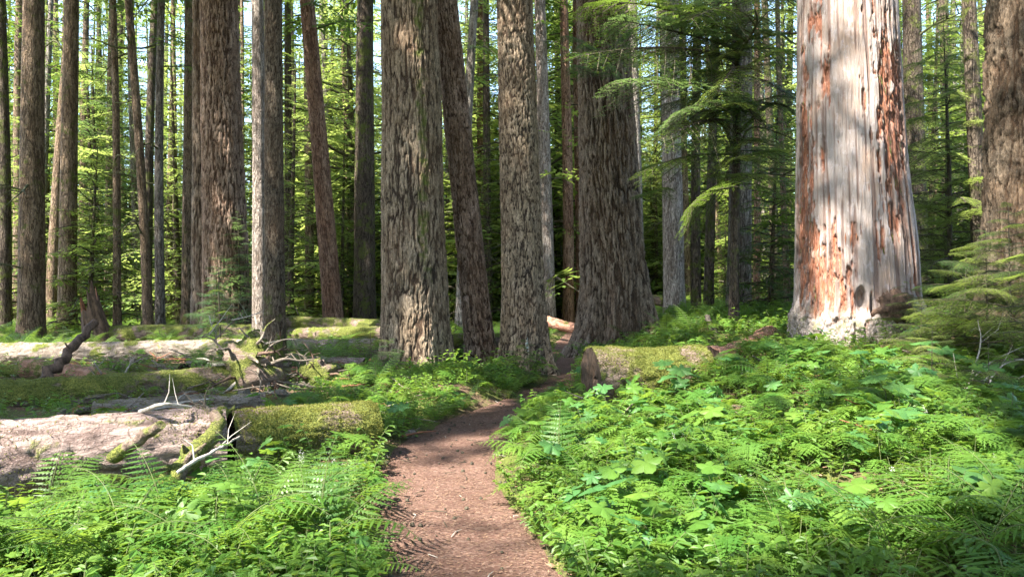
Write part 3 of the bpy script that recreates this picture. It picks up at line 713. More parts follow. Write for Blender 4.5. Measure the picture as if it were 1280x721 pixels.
# ------------------------------------------------------------------ unseen off-frame neighbours, several added so their crowns shade the glade
k = 0
for (x, y) in [(3.8, -1.2), (-7.6, .8), (-5.2, -1.0), (-9, 7), (-3.0, -4.5), (-12, 3.5), (-13.5, 9.5), (-6, -8), (-12, -6), (-17, -1), (-17.5, 6), (-2.2, -10), (-9.5, -12), (-15, -11), (-21, 2), (-20.5, 11),
               (2.6, -3.0), (4.5, -8), (8.5, -1), (7, 3.0), (12, 5), (-16, 15), (-21, -7), (11.5, -7), (15, 11), (-23, 18), (1, -15), (-10.5, 12.5), (-7.5, -4), (-11, 1), (-14.5, -4)]:
    Ht = 30; best = None
    for q in range(160):
        x2 = x + rng.normal(0, 1.1) * (q > 0); y2 = y + rng.normal(0, 1.1) * (q > 0); m_ = 9
        if y2 > 0 and abs(x2) < .8 * y2 + .8: continue
        for t_, r_ in GAPS:
            for h_ in (2, 6, 10, 14, 18, 22, 26): pass
            sv = np.array([S.x, S.y]) / S.z; hh = np.linspace(0, 30, 40); px_ = t_[0] + sv[0] * (hh - t_[2]); py_ = t_[1] + sv[1] * (hh - t_[2])
            m_ = min(m_, (np.hypot(px_ - x2, py_ - y2) - r_ * .6)[hh > t_[2]].min())
        if best is None or m_ > best[0]: best = (m_, x2, y2)
        if m_ > .45: break
    x, y = best[1:]; zb = h1(x, y) - .05
    root = ob('conifer_tree', None, loc=(x, y, zb), rot=(R(rng.normal(0, 1.)), R(rng.normal(0, 1.)), R(rng.uniform(0, 360))), label='tall unseen conifer round the glade, placed to shade it, outside the picture', cat='tree', group='unseen shade conifers around the viewpoint')
    ob('trunk', bpy.data.meshes.get('shade_neighbour_trunk') or trunk_far(.38, 30, 3).mesh('shade_neighbour_trunk', [BF['brown']]), root)
    add_crown(root, 'big%d' % (k % 4), z0=10, z1=33, Lmax=4.4, nb=76, seed=k % 4 + 60, mat='needle_dark', shape='round')
    k += 1

# ------------------------------------------------------------------ fallen logs
def frame(p0, p1):
    p0 = Vector(p0); p1 = Vector(p1); d = (p1 - p0)
    return p0, d.to_track_quat('X', 'Z').to_euler(), d.length
def fallen_log(p0, p1, r0, r1, seed, mat, label, bend=.05, moss=3000, ends=(1, 1), du=.022, taper=None, mosst=.5, cat='log', name='fallen_log', lump=.25, zflat=.0, group=None):
    o, e, L = frame(p0, p1)
    root = ob(name, None, loc=o, rot=e, label=label, cat=cat, group=group)
    nx = int(L / (du * 1.6)); nt = int(min(150, 2 * math.pi * max(r0, r1) / du))
    t = np.linspace(0, 1, nx); th = np.arange(nt) / nt * 2 * np.pi
    TH, X = np.meshgrid(th, t); Lx = X * L
    r = r0 + (r1 - r0) * X
    r = r * (1 + lump * (fbm(TH / (2 * np.pi) * 5, Lx * 1.1 + 30, seed, 3, 5) - .5))
    v1, v2, vid = voro(TH / (2 * np.pi) * 22, Lx * 5 + 9, seed + 2, 22)
    r = r + .018 * (sst(0, .3, v2 - v1) * (.5 + vid) - .5) + .014 * (fbm(TH / (2 * np.pi) * 40, Lx * 18, seed + 5, 2, 40) - .5)
    cy = bend * np.sin(Lx * 1.1 + seed) ; cz = bend * .6 * np.sin(Lx * .9 + seed * 2)
    V = np.stack([Lx, r * np.cos(TH) + cy, r * np.sin(TH) * (1 - zflat) + cz], -1)
    g = Geo(); q0 = (np.arange(nx - 1)[:, None] * nt); j = np.arange(nt)[None]; j2 = (j + 1) % nt
    g.add(V, np.stack([q0 + j, q0 + j2, q0 + nt + j2, q0 + nt + j], -1).reshape(-1, 4))
    ob('trunk', g.mesh('log_trunk', [M[mat]]), root)
    for sd_, on in ((0, ends[0]), (-1, ends[1])):
        if not on: continue
        g = Geo(); sg = -1 if sd_ == 0 else 1; nr_ = 9; ring = V[sd_]; c = ring.mean(0); rows = []
        for k_ in range(nr_):
            f = 1 - k_ / (nr_ - 1); off = -sg * (.004 + .05 * (1 - f) * (1 + 0 * th)) + .05 * (vn(th / 6.283 * 14, np.full(nt, f * 4.), seed + 9, 14) - .5) * (f < .99)
            rw = c + (ring - c) * f * .998; rw[:, 0] += off; rows.append(rw)
        RV = np.array(rows); q0 = (np.arange(nr_ - 1)[:, None] * nt)
        f_ = np.stack([q0 + j, q0 + j2, q0 + nt + j2, q0 + nt + j], -1).reshape(-1, 4)
        g.add(RV, f_ if sg > 0 else f_[:, ::-1])
        ob('cut_end', g.mesh('cut_end', [M['endgrain']]), root)
    if moss:
        # moss cushions: thousands of tiny shoots on the upper side
        moss = int(moss * 1.6); iX = rng.integers(0, nx - 1, moss * 3); iT = rng.integers(0, nt, moss * 3); fj = rng.random((moss * 3, 1)); fk = rng.random((moss * 3, 1)); P = V[iX, iT] * (1 - fj) + V[iX + 1, (iT + 1) % nt] * fj * fk + V[iX + 1, iT] * fj * (1 - fk); T = th[iT]; n_ = np.stack([0 * T, np.cos(T), np.sin(T)], 1)
        Mr = np.array(e.to_matrix()); upz = (n_ @ Mr.T)[:, 2]
        keep = (fbm(P[:, 0] * 1.7 + 40, T * 1.2 + 20, seed + 31, 3) + .22 * upz + rng.uniform(-.1, .1, moss * 3) > mosst) & (upz > -.5)
        P, n_, T = P[keep][:moss], n_[keep][:moss], T[keep][:moss]; k_ = len(P)
        D = n_ * .8 + rng.normal(0, .7, (k_, 3)) + [0, 0, -.2]; D /= np.linalg.norm(D, axis=1)[:, None]; N_ = np.cross(D, rng.normal(0, 1, (k_, 3))); N_ /= np.linalg.norm(N_, axis=1)[:, None]
        g = Geo(); g.loz(P - n_ * .005, D, N_, rng.uniform(.008, .03, k_) * (.6 + fbm(P[:, 0] * 9, T * 5, 3, 2)), rng.uniform(.004, .010, k_))
        ob('moss', g.mesh('moss', [M['moss']], False), root, kind='stuff')
    return root
def branch_part(root, name, pts, rad, mat, n=18, wob=.25, sub=0, seed=0, label=None):
    g = Geo(); P = smoothline(pts, n); P[1:-1] += rng.normal(0, .25, (n - 2, 3)) * np.mean(rad) * .6
    g.tube(P, np.interp(np.linspace(0, 1, n), np.linspace(0, 1, len(rad)), rad), 9, wob=wob)
    for k in range(sub):
        i = rng.integers(2, n - 1); d = rng.normal(0, 1, 3); d[2] = abs(d[2]) * .7; d /= np.linalg.norm(d); l = rng.uniform(.15, .5) * sub ** 0
        m = P[i] + d * l * .5 + rng.normal(0, .03, 3); rr = np.interp(i / n, np.linspace(0, 1, len(rad)), rad)
        g.tube([P[i], m, m + d * l * .5 + rng.normal(0, .06, 3)], [rr * .4, rr * .28, rr * .08], 5)
    return ob(name, g.mesh(name, [M[mat]]), root, label=label)
def loose_branch(pts, rad, mat, label, sub=3, cat='branch', name='fallen_branch', group=None, n=20):
    pts = np.asarray(pts, float); o = pts[0].copy(); g = Geo(); P = smoothline(pts - o, n); P[1:-1] += rng.normal(0, 1, (n - 2, 3)) * np.mean(rad) * .25
    rr = np.interp(np.linspace(0, 1, n), np.linspace(0, 1, len(rad)), rad); g.tube(P, rr, 9, wob=.3)
    for k in range(sub):
        i = rng.integers(3, n - 1); d = rng.normal(0, 1, 3) + (P[i] - P[i - 1]) / np.linalg.norm(P[i] - P[i - 1]); d[2] = abs(d[2]); d /= np.linalg.norm(d); l = rng.uniform(.12, .45)
        m = P[i] + d * l * .5 + rng.normal(0, .02, 3); g.tube([P[i], m, m + d * l * .5 + rng.normal(0, .05, 3)], [rr[i] * .5, rr[i] * .35, rr[i] * .1], 5)
    return ob(name, g.mesh(name, [M[mat]]), None, loc=o, label=label, cat=cat, group=group)

# near log on the left: from outside the left edge to the cut end by the trail
A = fallen_log((-6.4, 4.55, .30), (-2.52, 6.47, .30), .36, .31, 1, 'log_pink', 'thick pinkish-grey fallen log in the left foreground, sunlit on top and mossy below', moss=9000, ends=(0, 1), bend=.04, mosst=.70)
B = fallen_log((-2.50, 6.53, .29), (-1.38, 7.3, .27), .28, .255, 2, 'log_moss', 'moss-covered log piece with a sawn end beside the trail, left foreground', moss=12000, bend=.02, mosst=.56)
inv = A.matrix_world  # parts are given in each thing's own frame
def loc_of(root, p):
    m = Matrix.LocRotScale(root.location, root.rotation_euler, root.scale).inverted(); return [np.array(m @ Vector(q)) for q in p]
branch_part(A, 'branch_stub', loc_of(A, [at(142, 572, 5.5), at(165, 555, 5.35), at(202, 530, 5.2)]), [.05, .045, .035], 'log_moss', sub=0)
branch_part(A, 'branch_stub', loc_of(A, [at(175, 515, 6.1), at(205, 505, 6.0), at(240, 508, 6.2)]), [.02, .016, .008], 'twig_pale', sub=2)
loose_branch([at(205, 612, 5.3), at(240, 572, 5.6), at(265, 545, 5.9), at(278, 512, 6.4)], [.07, .075, .06, .05], 'log_moss', 'crooked mossy limb propped across the gap between the two near log pieces', sub=4)
loose_branch([at(222, 590, 5.2), at(245, 575, 5.3), at(275, 560, 5.5), at(300, 545, 5.9)], [.012, .014, .01, .006], 'twig_pale', 'bare pale stick lying against the crooked mossy limb', sub=3)
loose_branch([at(262, 535, 6.2), at(262, 512, 6.3), at(250, 500, 6.3)], [.02, .018, .008], 'twig', 'short forked twig standing up from the crooked limb', sub=3)
loose_branch([at(180, 513, 7.2), at(215, 505, 7.3), at(262, 498, 7.4)], [.018, .015, .006], 'twig_pale', 'thin bleached stick lying behind the near fallen log', sub=2)
# logs further back on the left
fallen_log((-8.0, 9.4, .16), (-3.95, 11.7, .24), .20, .25, 4, 'log_moss', 'long curved mossy log behind the near one, its right end rising to the torn-up roots', moss=11000, bend=.07, ends=(0, 1), mosst=.38)
fallen_log((-11.5, 11.2, .20), (-6.6, 10.9, .10), .22, .15, 14, 'log_moss', 'dark mossy log end at the left edge, under the tilted dead branch', moss=3500, bend=.06, ends=(0, 1), mosst=.42)
fallen_log((-13.2, 15.4, .24), (-5.6, 16.4, .30), .23, .27, 5, 'log_grey', 'straight grey-brown log with flaking bark lying in front of the stout left trunk', moss=5000, bend=.03, mosst=.58, ends=(0, 1))
fallen_log((-11.4, 20.6, .34), (-6.7, 21.2, .36), .30, .32, 6, 'log_moss', 'dark mossy log right of the broken stump, in front of the slender trunks', moss=4000, mosst=.45)
fallen_log((-9.6, 13.4, .10), (-5.2, 13.6, .10), .14, .12, 7, 'log_moss', 'low sunken mossy log between the grey-brown log and the curved one', moss=4000, mosst=.4)
fallen_log((-7.2, 13.2, .15), (-5.6, 12.7, .17), .20, .20, 15, 'log_moss', 'short mossy log stub with a dark hollow below, left of the small green plant', moss=4500, mosst=.3)
fallen_log((-5.6, 18.2, .26), (-3.2, 18.0, .26), .22, .22, 8, 'log_grey', 'pale flaking log right of the slim mossy tree', moss=2500, mosst=.52)
fallen_log((-6.2, 20.6, .42), (-3.4, 20.2, .42), .20, .2, 9, 'log_moss', 'green mossy log just above the pale flaking one', moss=3000, mosst=.35)
fallen_log((-7.0, 23.2, .50), (-3.6, 22.6, .48), .30, .28, 10, 'log_moss', 'dark fern-topped log at the foot of the leaning reddish trunk', moss=3000, mosst=.4)
fallen_log((-6.8, 17.4, .30), (-5.0, 13.9, .32), .24, .2, 16, 'log_moss', 'sunlit yellow-green mossy log running towards the torn-up roots', moss=5000, mosst=.34)
fallen_log((-5.2, 9.2, .14), (-3.3, 9.9, .12), .13, .10, 31, 'log_grey', 'thin bare log lying just behind the near fallen log', moss=1500, ends=(1, 1), mosst=.55)
fallen_log((-8.6, 13.0, .22), (-6.3, 11.9, .18), .17, .13, 32, 'log_red', 'reddish rotten log piece among the left logs', moss=800, ends=(1, 1), mosst=.6, lump=.6)
fallen_log((-9.6, 17.8, .22), (-7.4, 17.2, .25), .17, .16, 33, 'log_grey', 'weathered log piece right behind the straight grey-brown log', moss=1500, ends=(1, 1), mosst=.5)
fallen_log((-4.6, 15.4, .16), (-2.9, 14.8, .14), .15, .13, 34, 'log_pink', 'short pinkish log beside the splintered root clump', moss=800, ends=(1, 1), mosst=.6)
fallen_log((-5.0, 12.9, .14), (-3.4, 12.4, .12), .12, .10, 35, 'log_moss', 'low mossy log in front of the splintered root clump', moss=2500, ends=(1, 1), mosst=.4)
# by the trail
fallen_log((-.95, 12.1, .10), (.02, 11.1, .06), .10, .08, 11, 'log_moss', 'short dark log angled beside the trail under the lichen-patched tree', moss=1200, mosst=.52)
fallen_log((-1.0, 13.6, .07), (.05, 13.2, .05), .11, .09, 12, 'log_pink', 'pale sunlit log between the two big central trunks', moss=300, mosst=.6)
fallen_log((-1.3, 15.9, .5), (.4, 16.6, .48), .17, .15, 13, 'log_moss', 'mossy brown log seen in the gap behind the two big central trunks', moss=1500)
fallen_log((1.2, 25.0, .60), (2.7, 22.2, .36), .17, .14, 17, 'log_red', 'smooth tan log lying at the trail bend, left of the big flaring tree', moss=200, mosst=.7)
fallen_log((4.0, 24.0, 1.5), (5.6, 23.6, 1.15), .15, .17, 18, 'log_moss', 'mossy log leaning at knee height behind the big flaring tree', moss=1500)
# right of the trail
C_ = fallen_log((.97, 9.1, .52), (2.45, 9.45, .56), .37, .35, 20, 'log_moss', 'big mossy sawn log on the right bank beside the trail', moss=24000, bend=.03, ends=(1, 1), mosst=.38)
fallen_log((2.75, 10.0, .62), (4.7, 13.4, .68), .24, .26, 21, 'log_red', 'crumbling reddish log running on behind the big mossy sawn one', moss=1500, bend=.06, lump=.6, mosst=.58)
loose_branch([at(883, 395, 15.5), at(893, 415, 15), at(905, 432, 14.6)], [.05, .06, .07], 'twig', 'thick grey stick leaning on the crumbling reddish log', sub=0)
loose_branch([at(958, 478, 8.6), at(1010, 520, 7.6), at(1050, 548, 7.0), at(1093, 590, 6.2)], [.010, .013, .016, .018], 'twig_pale', 'long thin bleached stick slanting across the right bank', sub=2)
loose_branch([at(1165, 560, 6.6), at(1185, 530, 6.8), at(1205, 505, 6.9), at(1235, 470, 7.0)], [.022, .018, .014, .008], 'twig_pale', 'upright bleached stick rising from the right bank near the picture edge', sub=4)
loose_branch([at(955, 592, 6.0), at(1000, 588, 6.0), at(1040, 592, 5.9), at(1080, 603, 5.7)], [.014, .024, .028, .02], 'log_grey', 'curved mossy stick lying low in the leaves of the right bank', sub=2)
loose_branch([at(870, 622, 5.5), at(905, 617, 5.6), at(950, 600, 5.9)], [.012, .018, .012], 'twig_pale', 'short pale stick among leaves left of the curved mossy stick', sub=2)
for k, pp in enumerate([[(1170, 560, 6.9), (1195, 500, 7.2), (1235, 455, 7.6), (1285, 430, 7.9)], [(1190, 545, 7.2), (1225, 505, 7.4), (1260, 488, 7.6), (1300, 480, 7.8)], [(1180, 550, 7.1), (1210, 480, 7.5), (1225, 430, 7.8), (1222, 400, 7.9)], [(1215, 540, 7), (1240, 470, 7.3), (1270, 450, 7.4), (1300, 455, 7.5)], [(1230, 530, 7), (1250, 500, 7.2), (1278, 470, 7.4), (1310, 462, 7.5)]]):
    loose_branch([at(*q) for q in pp], [.012, .010, .007, .003], 'twig_pale', 'bare grey twig arching out of the dark bank under the right edge tree', sub=5, group='bare twigs on the right bank')
loose_branch([at(18, 522, 10.2), at(60, 470, 10.9), at(90, 435, 11.4), at(120, 402, 12.0)], [.075, .085, .07, .06], 'wood_dark', 'dead brown branch tilted up to the right in front of the broken stump', sub=2)
# dead sticks in the log jam
k = 0
for (a, b, dd) in [((60, 492), (90, 470), 11), ((105, 478), (130, 470), 12), ((128, 468), (118, 452), 12), ((130, 468), (145, 455), 12), ((262, 418), (290, 380), 15), ((262, 395), (272, 420), 15), ((268, 425), (312, 385), 14.5), ((290, 400), (330, 388), 14),
                   ((155, 470), (170, 445), 12), ((190, 450), (230, 470), 12), ((20, 455), (70, 448), 13), ((300, 445), (348, 425), 11.6), ((295, 505), (345, 492), 10.8), ((318, 500), (372, 494), 10.8), ((340, 494), (415, 497), 11)]:
    p = at(*a, dd); q = at(*b, dd + rng.uniform(-.3, .3)); m = (p + q) / 2 + [0, rng.uniform(-.1, .1), rng.uniform(-.04, .1)]
    loose_branch([p, m, q], [.014, .010, .004], 'twig_pale' if k % 3 else 'twig', 'bleached broken stick in the jumble of logs on the left', sub=3, group='broken sticks among the left logs', n=9); k += 1

# ------------------------------------------------------------------ stumps and torn roots
def stump(base, r, Hh, seed, mat, label, tilt=(0, 0), jag=.6, parts=True, name='broken_stump', lean_w=(1, 1)):
    root = ob(name, None, loc=base, rot=(tilt[1], tilt[0], 0), label=label, cat='stump')
    nt = 90; nz = 60; th = np.arange(nt) / nt * 2 * np.pi; t = np.linspace(0, 1, nz); TH, T = np.meshgrid(th, t)
    top = Hh * (1 - jag * (fbm(th / 6.283 * 7, th * 0 + 3, seed, 3, 7) * .9 + .25 * (vn(th / 6.283 * 26, th * 0, seed + 4, 26)) + .25 * (1 + np.cos(th + seed)) / 2 - .25))
    Z = -.4 + (top[None] + .4) * T; rr = r * (1 - .35 * T) + r * .5 * np.exp(-np.clip(Z, 0, 9) / .25) * (1 + .5 * np.cos(TH * 5 + seed))
    rr = rr * (1 + .22 * (fbm(TH / 6.283 * 16, Z * 1.2 + 9, seed, 3, 16) - .5)); rr = rr + .03 * (fbm(TH / 6.283 * 50, Z * 2 + 9, seed + 7, 2, 50) - .5)
    rr[:, :] *= np.where((np.cos(TH * 1 + 1.2) > .8) & (T > .5), .85, 1)
    g = Geo(); q0 = (np.arange(nz - 1)[:, None] * nt); j = np.arange(nt)[None]; j2 = (j + 1) % nt; f_ = np.stack([q0 + j, q0 + j2, q0 + nt + j2, q0 + nt + j], -1).reshape(-1, 4)
    V = np.stack([rr * np.cos(TH) * lean_w[0], rr * np.sin(TH) * lean_w[1], Z], -1); g.add(V, f_)
    ob('trunk', g.mesh('stump', [M[mat]]), root)
    g = Geo(); nz2 = 8; rows = []
    for k_ in range(nz2):
        f = k_ / (nz2 - 1); rw = V[-1].copy(); c = np.array([0, 0, Hh * .25]); rw[:, :2] *= (1 - .96 * f) * .99; rw[:, 2] = rw[:, 2] * (1 - f) ** 1.6 + c[2] * (1 - (1 - f) ** 1.6); rows.append(rw)
    q0 = (np.arange(nz2 - 1)[:, None] * nt); g.add(np.array(rows), np.stack([q0 + j, q0 + j2, q0 + nt + j2, q0 + nt + j], -1).reshape(-1, 4))
    ob('hollow', g.mesh('hollow', [M['rot']]), root)
    return root
b = at(124, 430, 20.4); b[2] = h1(b[0], b[1]) - .05
stump(b, .40, 2.1, 3, 'wood_dark', 'dark broken stump leaning left with a jagged top, among the left trunks', tilt=(R(-13), 0), jag=.9)
b = at(345, 488, 12.6); b[2] = h1(b[0], b[1]) - .05
stump(b, .10, 1.0, 6, 'log_moss', 'small decayed stump right against the foot of the slim mossy tree', tilt=(R(4), 0), jag=.5)
def torn_roots(c, size, n, seed, label, name='torn_roots', back=(0, 1, .2)):
    r = np.random.default_rng(seed); root = ob(name, None, loc=c, label=label, cat='roots')
    g = Geo(); u = np.linspace(0, np.pi, 26); v = np.linspace(0, 2 * np.pi, 36, endpoint=False); UU, VV = np.meshgrid(u, v, indexing='ij')
    rr = size * .55 * (1 + .9 * (fbm(UU * 3 + 9, VV / 6.283 * 6 + 9, seed, 3) - .5) + .3 * (fbm(UU * 9, VV * 5, seed + 2, 2) - .5))
    V = np.stack([rr * np.sin(UU) * np.cos(VV), rr * np.sin(UU) * np.sin(VV) * .6, rr * np.cos(UU) * .95], -1); q0 = (np.arange(25)[:, None] * 36); j = np.arange(36)[None]; j2 = (j + 1) % 36
    g.add(V, np.stack([q0 + j, q0 + 36 + j, q0 + 36 + j2, q0 + j2], -1).reshape(-1, 4)); ob('root_ball', g.mesh('root_ball', [M['log_moss']]), root)
    for k in range(n):
        a = r.uniform(0, 2 * np.pi); d = np.array([math.cos(a), r.uniform(-.9, .1), math.sin(a) * .9]); d /= np.linalg.norm(d); l = size * r.uniform(.5, 1.15)
        p = [d * size * .25]; q = d.copy()
        for s_ in range(4):
            q = q + r.normal(0, .38, 3) + [0, 0, -.12]; q /= np.linalg.norm(q); p.append(p[-1] + q * l / 4)
        g = Geo(); P = smoothline(p, 14); R0 = size * r.uniform(.02, .06); g.tube(P, np.linspace(R0, R0 * .18, 14), 7, wob=.35)
        for s_ in range(3):
            i = r.integers(4, 13); dd = r.normal(0, 1, 3); dd /= np.linalg.norm(dd); g.tube([P[i], P[i] + dd * l * .16, P[i] + dd * l * .2 + r.normal(0, .05, 3)], [R0 * .35, R0 * .25, R0 * .08], 4)
        ob('root', g.mesh('root', [M[['twig', 'wood_dark', 'wood_dark', 'twig', 'log_grey', 'twig_pale'][k % 6]]]), root)
    return root
torn_roots(at(312, 462, 11.5), .80, 30, 1, 'torn-up root mass with pale broken roots at the end of the curved mossy log')
torn_roots(at(318, 432, 13.2), .45, 9, 4, 'mossy upturned root mound behind the torn-up root mass')
torn_roots(at(396, 470, 12.0), .5, 20, 2, 'small splintered root clump with spiky dark roots right of the slim mossy tree')

# ------------------------------------------------------------------ background forest
WHERE = [(45, 'at the left edge of the picture'), (95, 'behind the stout left trunks'), (150, 'behind the broken stump'), (235, 'among the slender left trunks'), (330, 'around the large fluted tree'), (405, 'right of the slim mossy tree'),
         (470, 'beside the very dark straight trunk'), (560, 'behind the broadest central trunk'), (640, 'behind the leaning central tree'), (730, 'beyond the bend of the trail'), (820, 'behind the big flaring tree'),
         (905, 'behind the thin dark pair'), (990, 'just left of the barkless giant'), (1140, 'behind the barkless giant'), (1230, 'just right of the barkless giant'), (9999, 'behind the right edge tree')]
def where(px_): return next(t for q, t in WHERE if px_ < q)
TONE = {'needle_dark': 'dark green', 'needle_mid': 'mid green', 'needle_sunlit': 'sunlit-toned yellow-green', 'needle_blue': 'bluish green'}

YV = []
for k in range(6):
    Hh = [6, 9, 12, 15, 18, 11][k]; dat = crown_data(.06 * Hh, Hh, Hh * .17 + 1.0, 96, 300 + k, T=BT, shape='cone', gap=.2)
    YV.append((Hh, dat))
YM = {}
WOOD = []
def young(px, d, Hh, k, mat, label, group=None, sc=None, name='young_conifer'):
    x = (px - 640) / F * d; zb = h1(x, d) - .05
    H0, dat = YV[k]; s_ = Hh / H0
    if (k, mat) not in YM: YM[(k, mat)] = crown_mesh('crown', dat, M[mat])
    if ('t', k) not in YM: YM[('t', k)] = trunk_far(.012 * H0 + .015, H0 * .97, k, r_top=.15, nseg=8, nz=10).mesh('young_trunk', [BF['dark']])
    if name == 'background_conifer' and d > 56:
        WOOD.append((YM[('t', k)], YM[(k, mat)], (x, d, zb), (R(rng.normal(0, 1.5)), R(rng.normal(0, 1.5)), rng.uniform(0, 6.28)), s_)); return
    root = ob(name, None, loc=(x, d, zb), rot=(R(rng.normal(0, 1.5)), R(rng.normal(0, 1.5)), rng.uniform(0, 6.28)), scl=s_, label=label, cat='tree', group=group)
    ob('trunk', YM[('t', k)], root); ob('crown', YM[(k, mat)], root)
for (px_, d, Hh, k, mat, lab) in [
    (1185, 16.5, 6.2, 0, 'needle_sunlit', 'bright yellow-green hemlock between the barkless giant and the right edge tree'),
    (1160, 21, 9, 1, 'needle_dark', 'dark hemlock behind the bright one right of the barkless giant'),
    (1215, 22, 11, 5, 'needle_mid', 'tall green hemlock behind the dark reddish trunk at the right'),
    (1130, 27, 13, 2, 'needle_mid', 'large green hemlock behind the barkless giant'),
    (962, 18.5, 5.4, 0, 'needle_dark', 'dark hemlock in the shade left of the barkless giant'),
    (985, 25, 9, 1, 'needle_dark', 'shaded hemlock behind the narrow trunk left of the barkless giant'),
    (940, 32, 12, 2, 'needle_mid', 'green hemlock behind the grey ridged trunk'),
    (905, 28, 4, 0, 'needle_mid', 'short bushy hemlock behind the dark pair of trunks'),
    (818, 36, 13, 2, 'needle_sunlit', 'bright hemlock in the gap right of the big flaring tree'),
    (716, 33, 10, 5, 'needle_mid', 'hemlock behind the red trunks at the trail bend'),
    (575, 34, 9, 1, 'needle_dark', 'dark hemlock in the gap left of the leaning central tree'),
    (612, 30, 8, 0, 'needle_mid', 'hemlock between the leaning central tree and the lichen-patched one'),
    (427, 31, 8.5, 5, 'needle_sunlit', 'sunlit yellow hemlock between the leaning reddish trunk and the very dark one'),
    (362, 28, 10.5, 2, 'needle_sunlit', 'light green hemlock in the gap right of the slim mossy tree'),
    (398, 39, 16, 4, 'needle_mid', 'tall far hemlock behind the leaning reddish trunk'),
    (268, 19.5, 2.4, 0, 'needle_blue', 'small hemlock growing at the foot of the large fluted tree'),
    (302, 30, 12, 2, 'needle_mid', 'hemlock just right of the large fluted tree'),
    (125, 33, 13, 3, 'needle_blue', 'bluish-green spruce behind the thin dark pole left of centre'),
    (110, 26, 7, 0, 'needle_mid', 'green hemlock behind the broken stump'),
    (225, 31, 12, 5, 'needle_sunlit', 'yellowish hemlock behind the pole with dead twigs'),
    (138, 38, 15, 4, 'needle_dark', 'dark fir left of the close pair of slender trunks'),
    (12, 31, 11, 2, 'needle_mid', 'hemlock at the left edge of the picture'),
    (60, 38, 16, 3, 'needle_dark', 'dark fir between the first two stout left trunks'),
    (300, 22, 4.0, 0, 'needle_blue', 'young bluish hemlock beside the foot of the large fluted tree'),
    (1250, 19, 9, 1, 'needle_mid', 'hemlock behind the right edge tree'),
    (1290, 15, 7, 0, 'needle_dark', 'dark hemlock at the far right edge'),
    ]: young(px_, d, Hh, k, mat, lab)
mats = ['needle_dark', 'needle_mid', 'needle_dark', 'needle_sunlit', 'needle_sunlit', 'needle_blue']
n = 0
while n < 190:
    d = rng.uniform(32, 78); px_ = rng.uniform(-80, 1360)
    # the wood opens to the sky on the left
    if 60 < px_ < 330 and rng.random() < .3: continue
    k = int(rng.integers(0, 6)); Hh = rng.uniform(6, 20) * (1 if px_ > 500 else .9)
    mt = mats[rng.integers(6)]; dd = 'far' if d > 52 else 'mid-distance'
    young(px_, d, Hh, k, mt, '%s %s conifer %s' % (TONE[mt], dd, where(px_)), group='%s %s conifers %s' % (TONE[mt], dd, where(px_)), name='background_conifer'); n += 1
n = 0
while n < 52:
    d = rng.uniform(42, 85); px_ = rng.uniform(-60, 1340)
    if 80 < px_ < 330 and rng.random() < .5: continue
    mt = ['needle_dark', 'needle_mid', 'needle_blue', 'needle_sunlit'][n % 4]
    young(px_, d, rng.uniform(21, 31), int(rng.integers(3, 5)), mt, 'tall %s far conifer %s' % (TONE[mt], where(px_)), group='tall %s far conifers %s' % (TONE[mt], where(px_)), name='background_conifer'); n += 1
# tall thin poles far back
PT = [trunk_far(.13 + .04 * k, 22 + k, 40 + k, nseg=8, nz=12, bend=.05).mesh('pole_trunk', [BF[['brown', 'grey', 'dark', 'brown'][k]]]) for k in range(4)]
PC = [crown_mesh('crown', crown_data(9 - k, 24, 2.3, 60, 400 + k, gap=.25), M[['needle_mid', 'needle_sunlit', 'needle_dark', 'needle_sunlit'][k]]) for k in range(4)]
n = 0
while n < 112:
    d = rng.uniform(36, 85); px_ = rng.uniform(-60, 1340) if n > 30 else rng.uniform(-20, 460); x = (px_ - 640) / F * d; k = n % 4
    bk = ['brown', 'grey', 'dark', 'mossy'][k]; side = where(px_)
    if d > 56: WOOD.append((PT[k], PC[(k + n // 7) % 4], (x, d, h1(x, d) - .1), (R(rng.normal(0, 1)), R(rng.normal(0, 1.6)), rng.uniform(0, 6.28)), rng.uniform(.8, 1.2))); n += 1; continue
    root = ob('background_conifer', None, loc=(x, d, h1(x, d) - .1), rot=(R(rng.normal(0, 1)), R(rng.normal(0, 1.6)), rng.uniform(0, 6.28)), scl=rng.uniform(.8, 1.2), label='slender %s-stemmed far conifer %s' % (bk, side), cat='tree', group='slender %s far conifers %s' % (bk, side))
    ob('trunk', PT[k], root); ob('crown', PC[(k + n // 7) % 4], root)
    if d < 60:
        for j in range(3): ob('dead_branch', DEADB[rng.integers(5)], root, (0, 0, rng.uniform(2, 9)), (0, R(rng.uniform(-20, 15)), rng.uniform(-3, 3)), rng.uniform(.8, 1.8))
    n += 1

for k, px_ in enumerate([15, 52, 112, 135, 222, 354, 364, 410, 438, 588, 612, 632, 704, 815, 833, 860, 903, 957, 977, 1150, 1166, 1196]):
    d = rng.uniform(29, 46); x = (px_ - 640) / F * d; i_ = k % 4; w_ = rng.uniform(.8, 1.5); side = where(px_)
    root = ob('background_conifer', None, loc=(x, d, h1(x, d) - .1), rot=(R(rng.normal(0, 1)), R(rng.normal(0, 1.8)), rng.uniform(0, 6.28)), label='middle-sized %s-barked conifer %s' % (['brown', 'grey', 'dark', 'mossy'][i_], side), cat='tree', group='middle-sized %s-barked conifers %s' % (['brown', 'grey', 'dark', 'mossy'][i_], side))
    ob('trunk', PT[i_], root, scl=(w_, w_, 1.1)); ob('crown', PC[(i_ + k) % 4], root)
    for j in range(3): ob('dead_branch', DEADB[rng.integers(5)], root, (0, 0, rng.uniform(2, 9)), (0, R(rng.uniform(-20, 15)), rng.uniform(-3, 3)), rng.uniform(.8, 1.8))

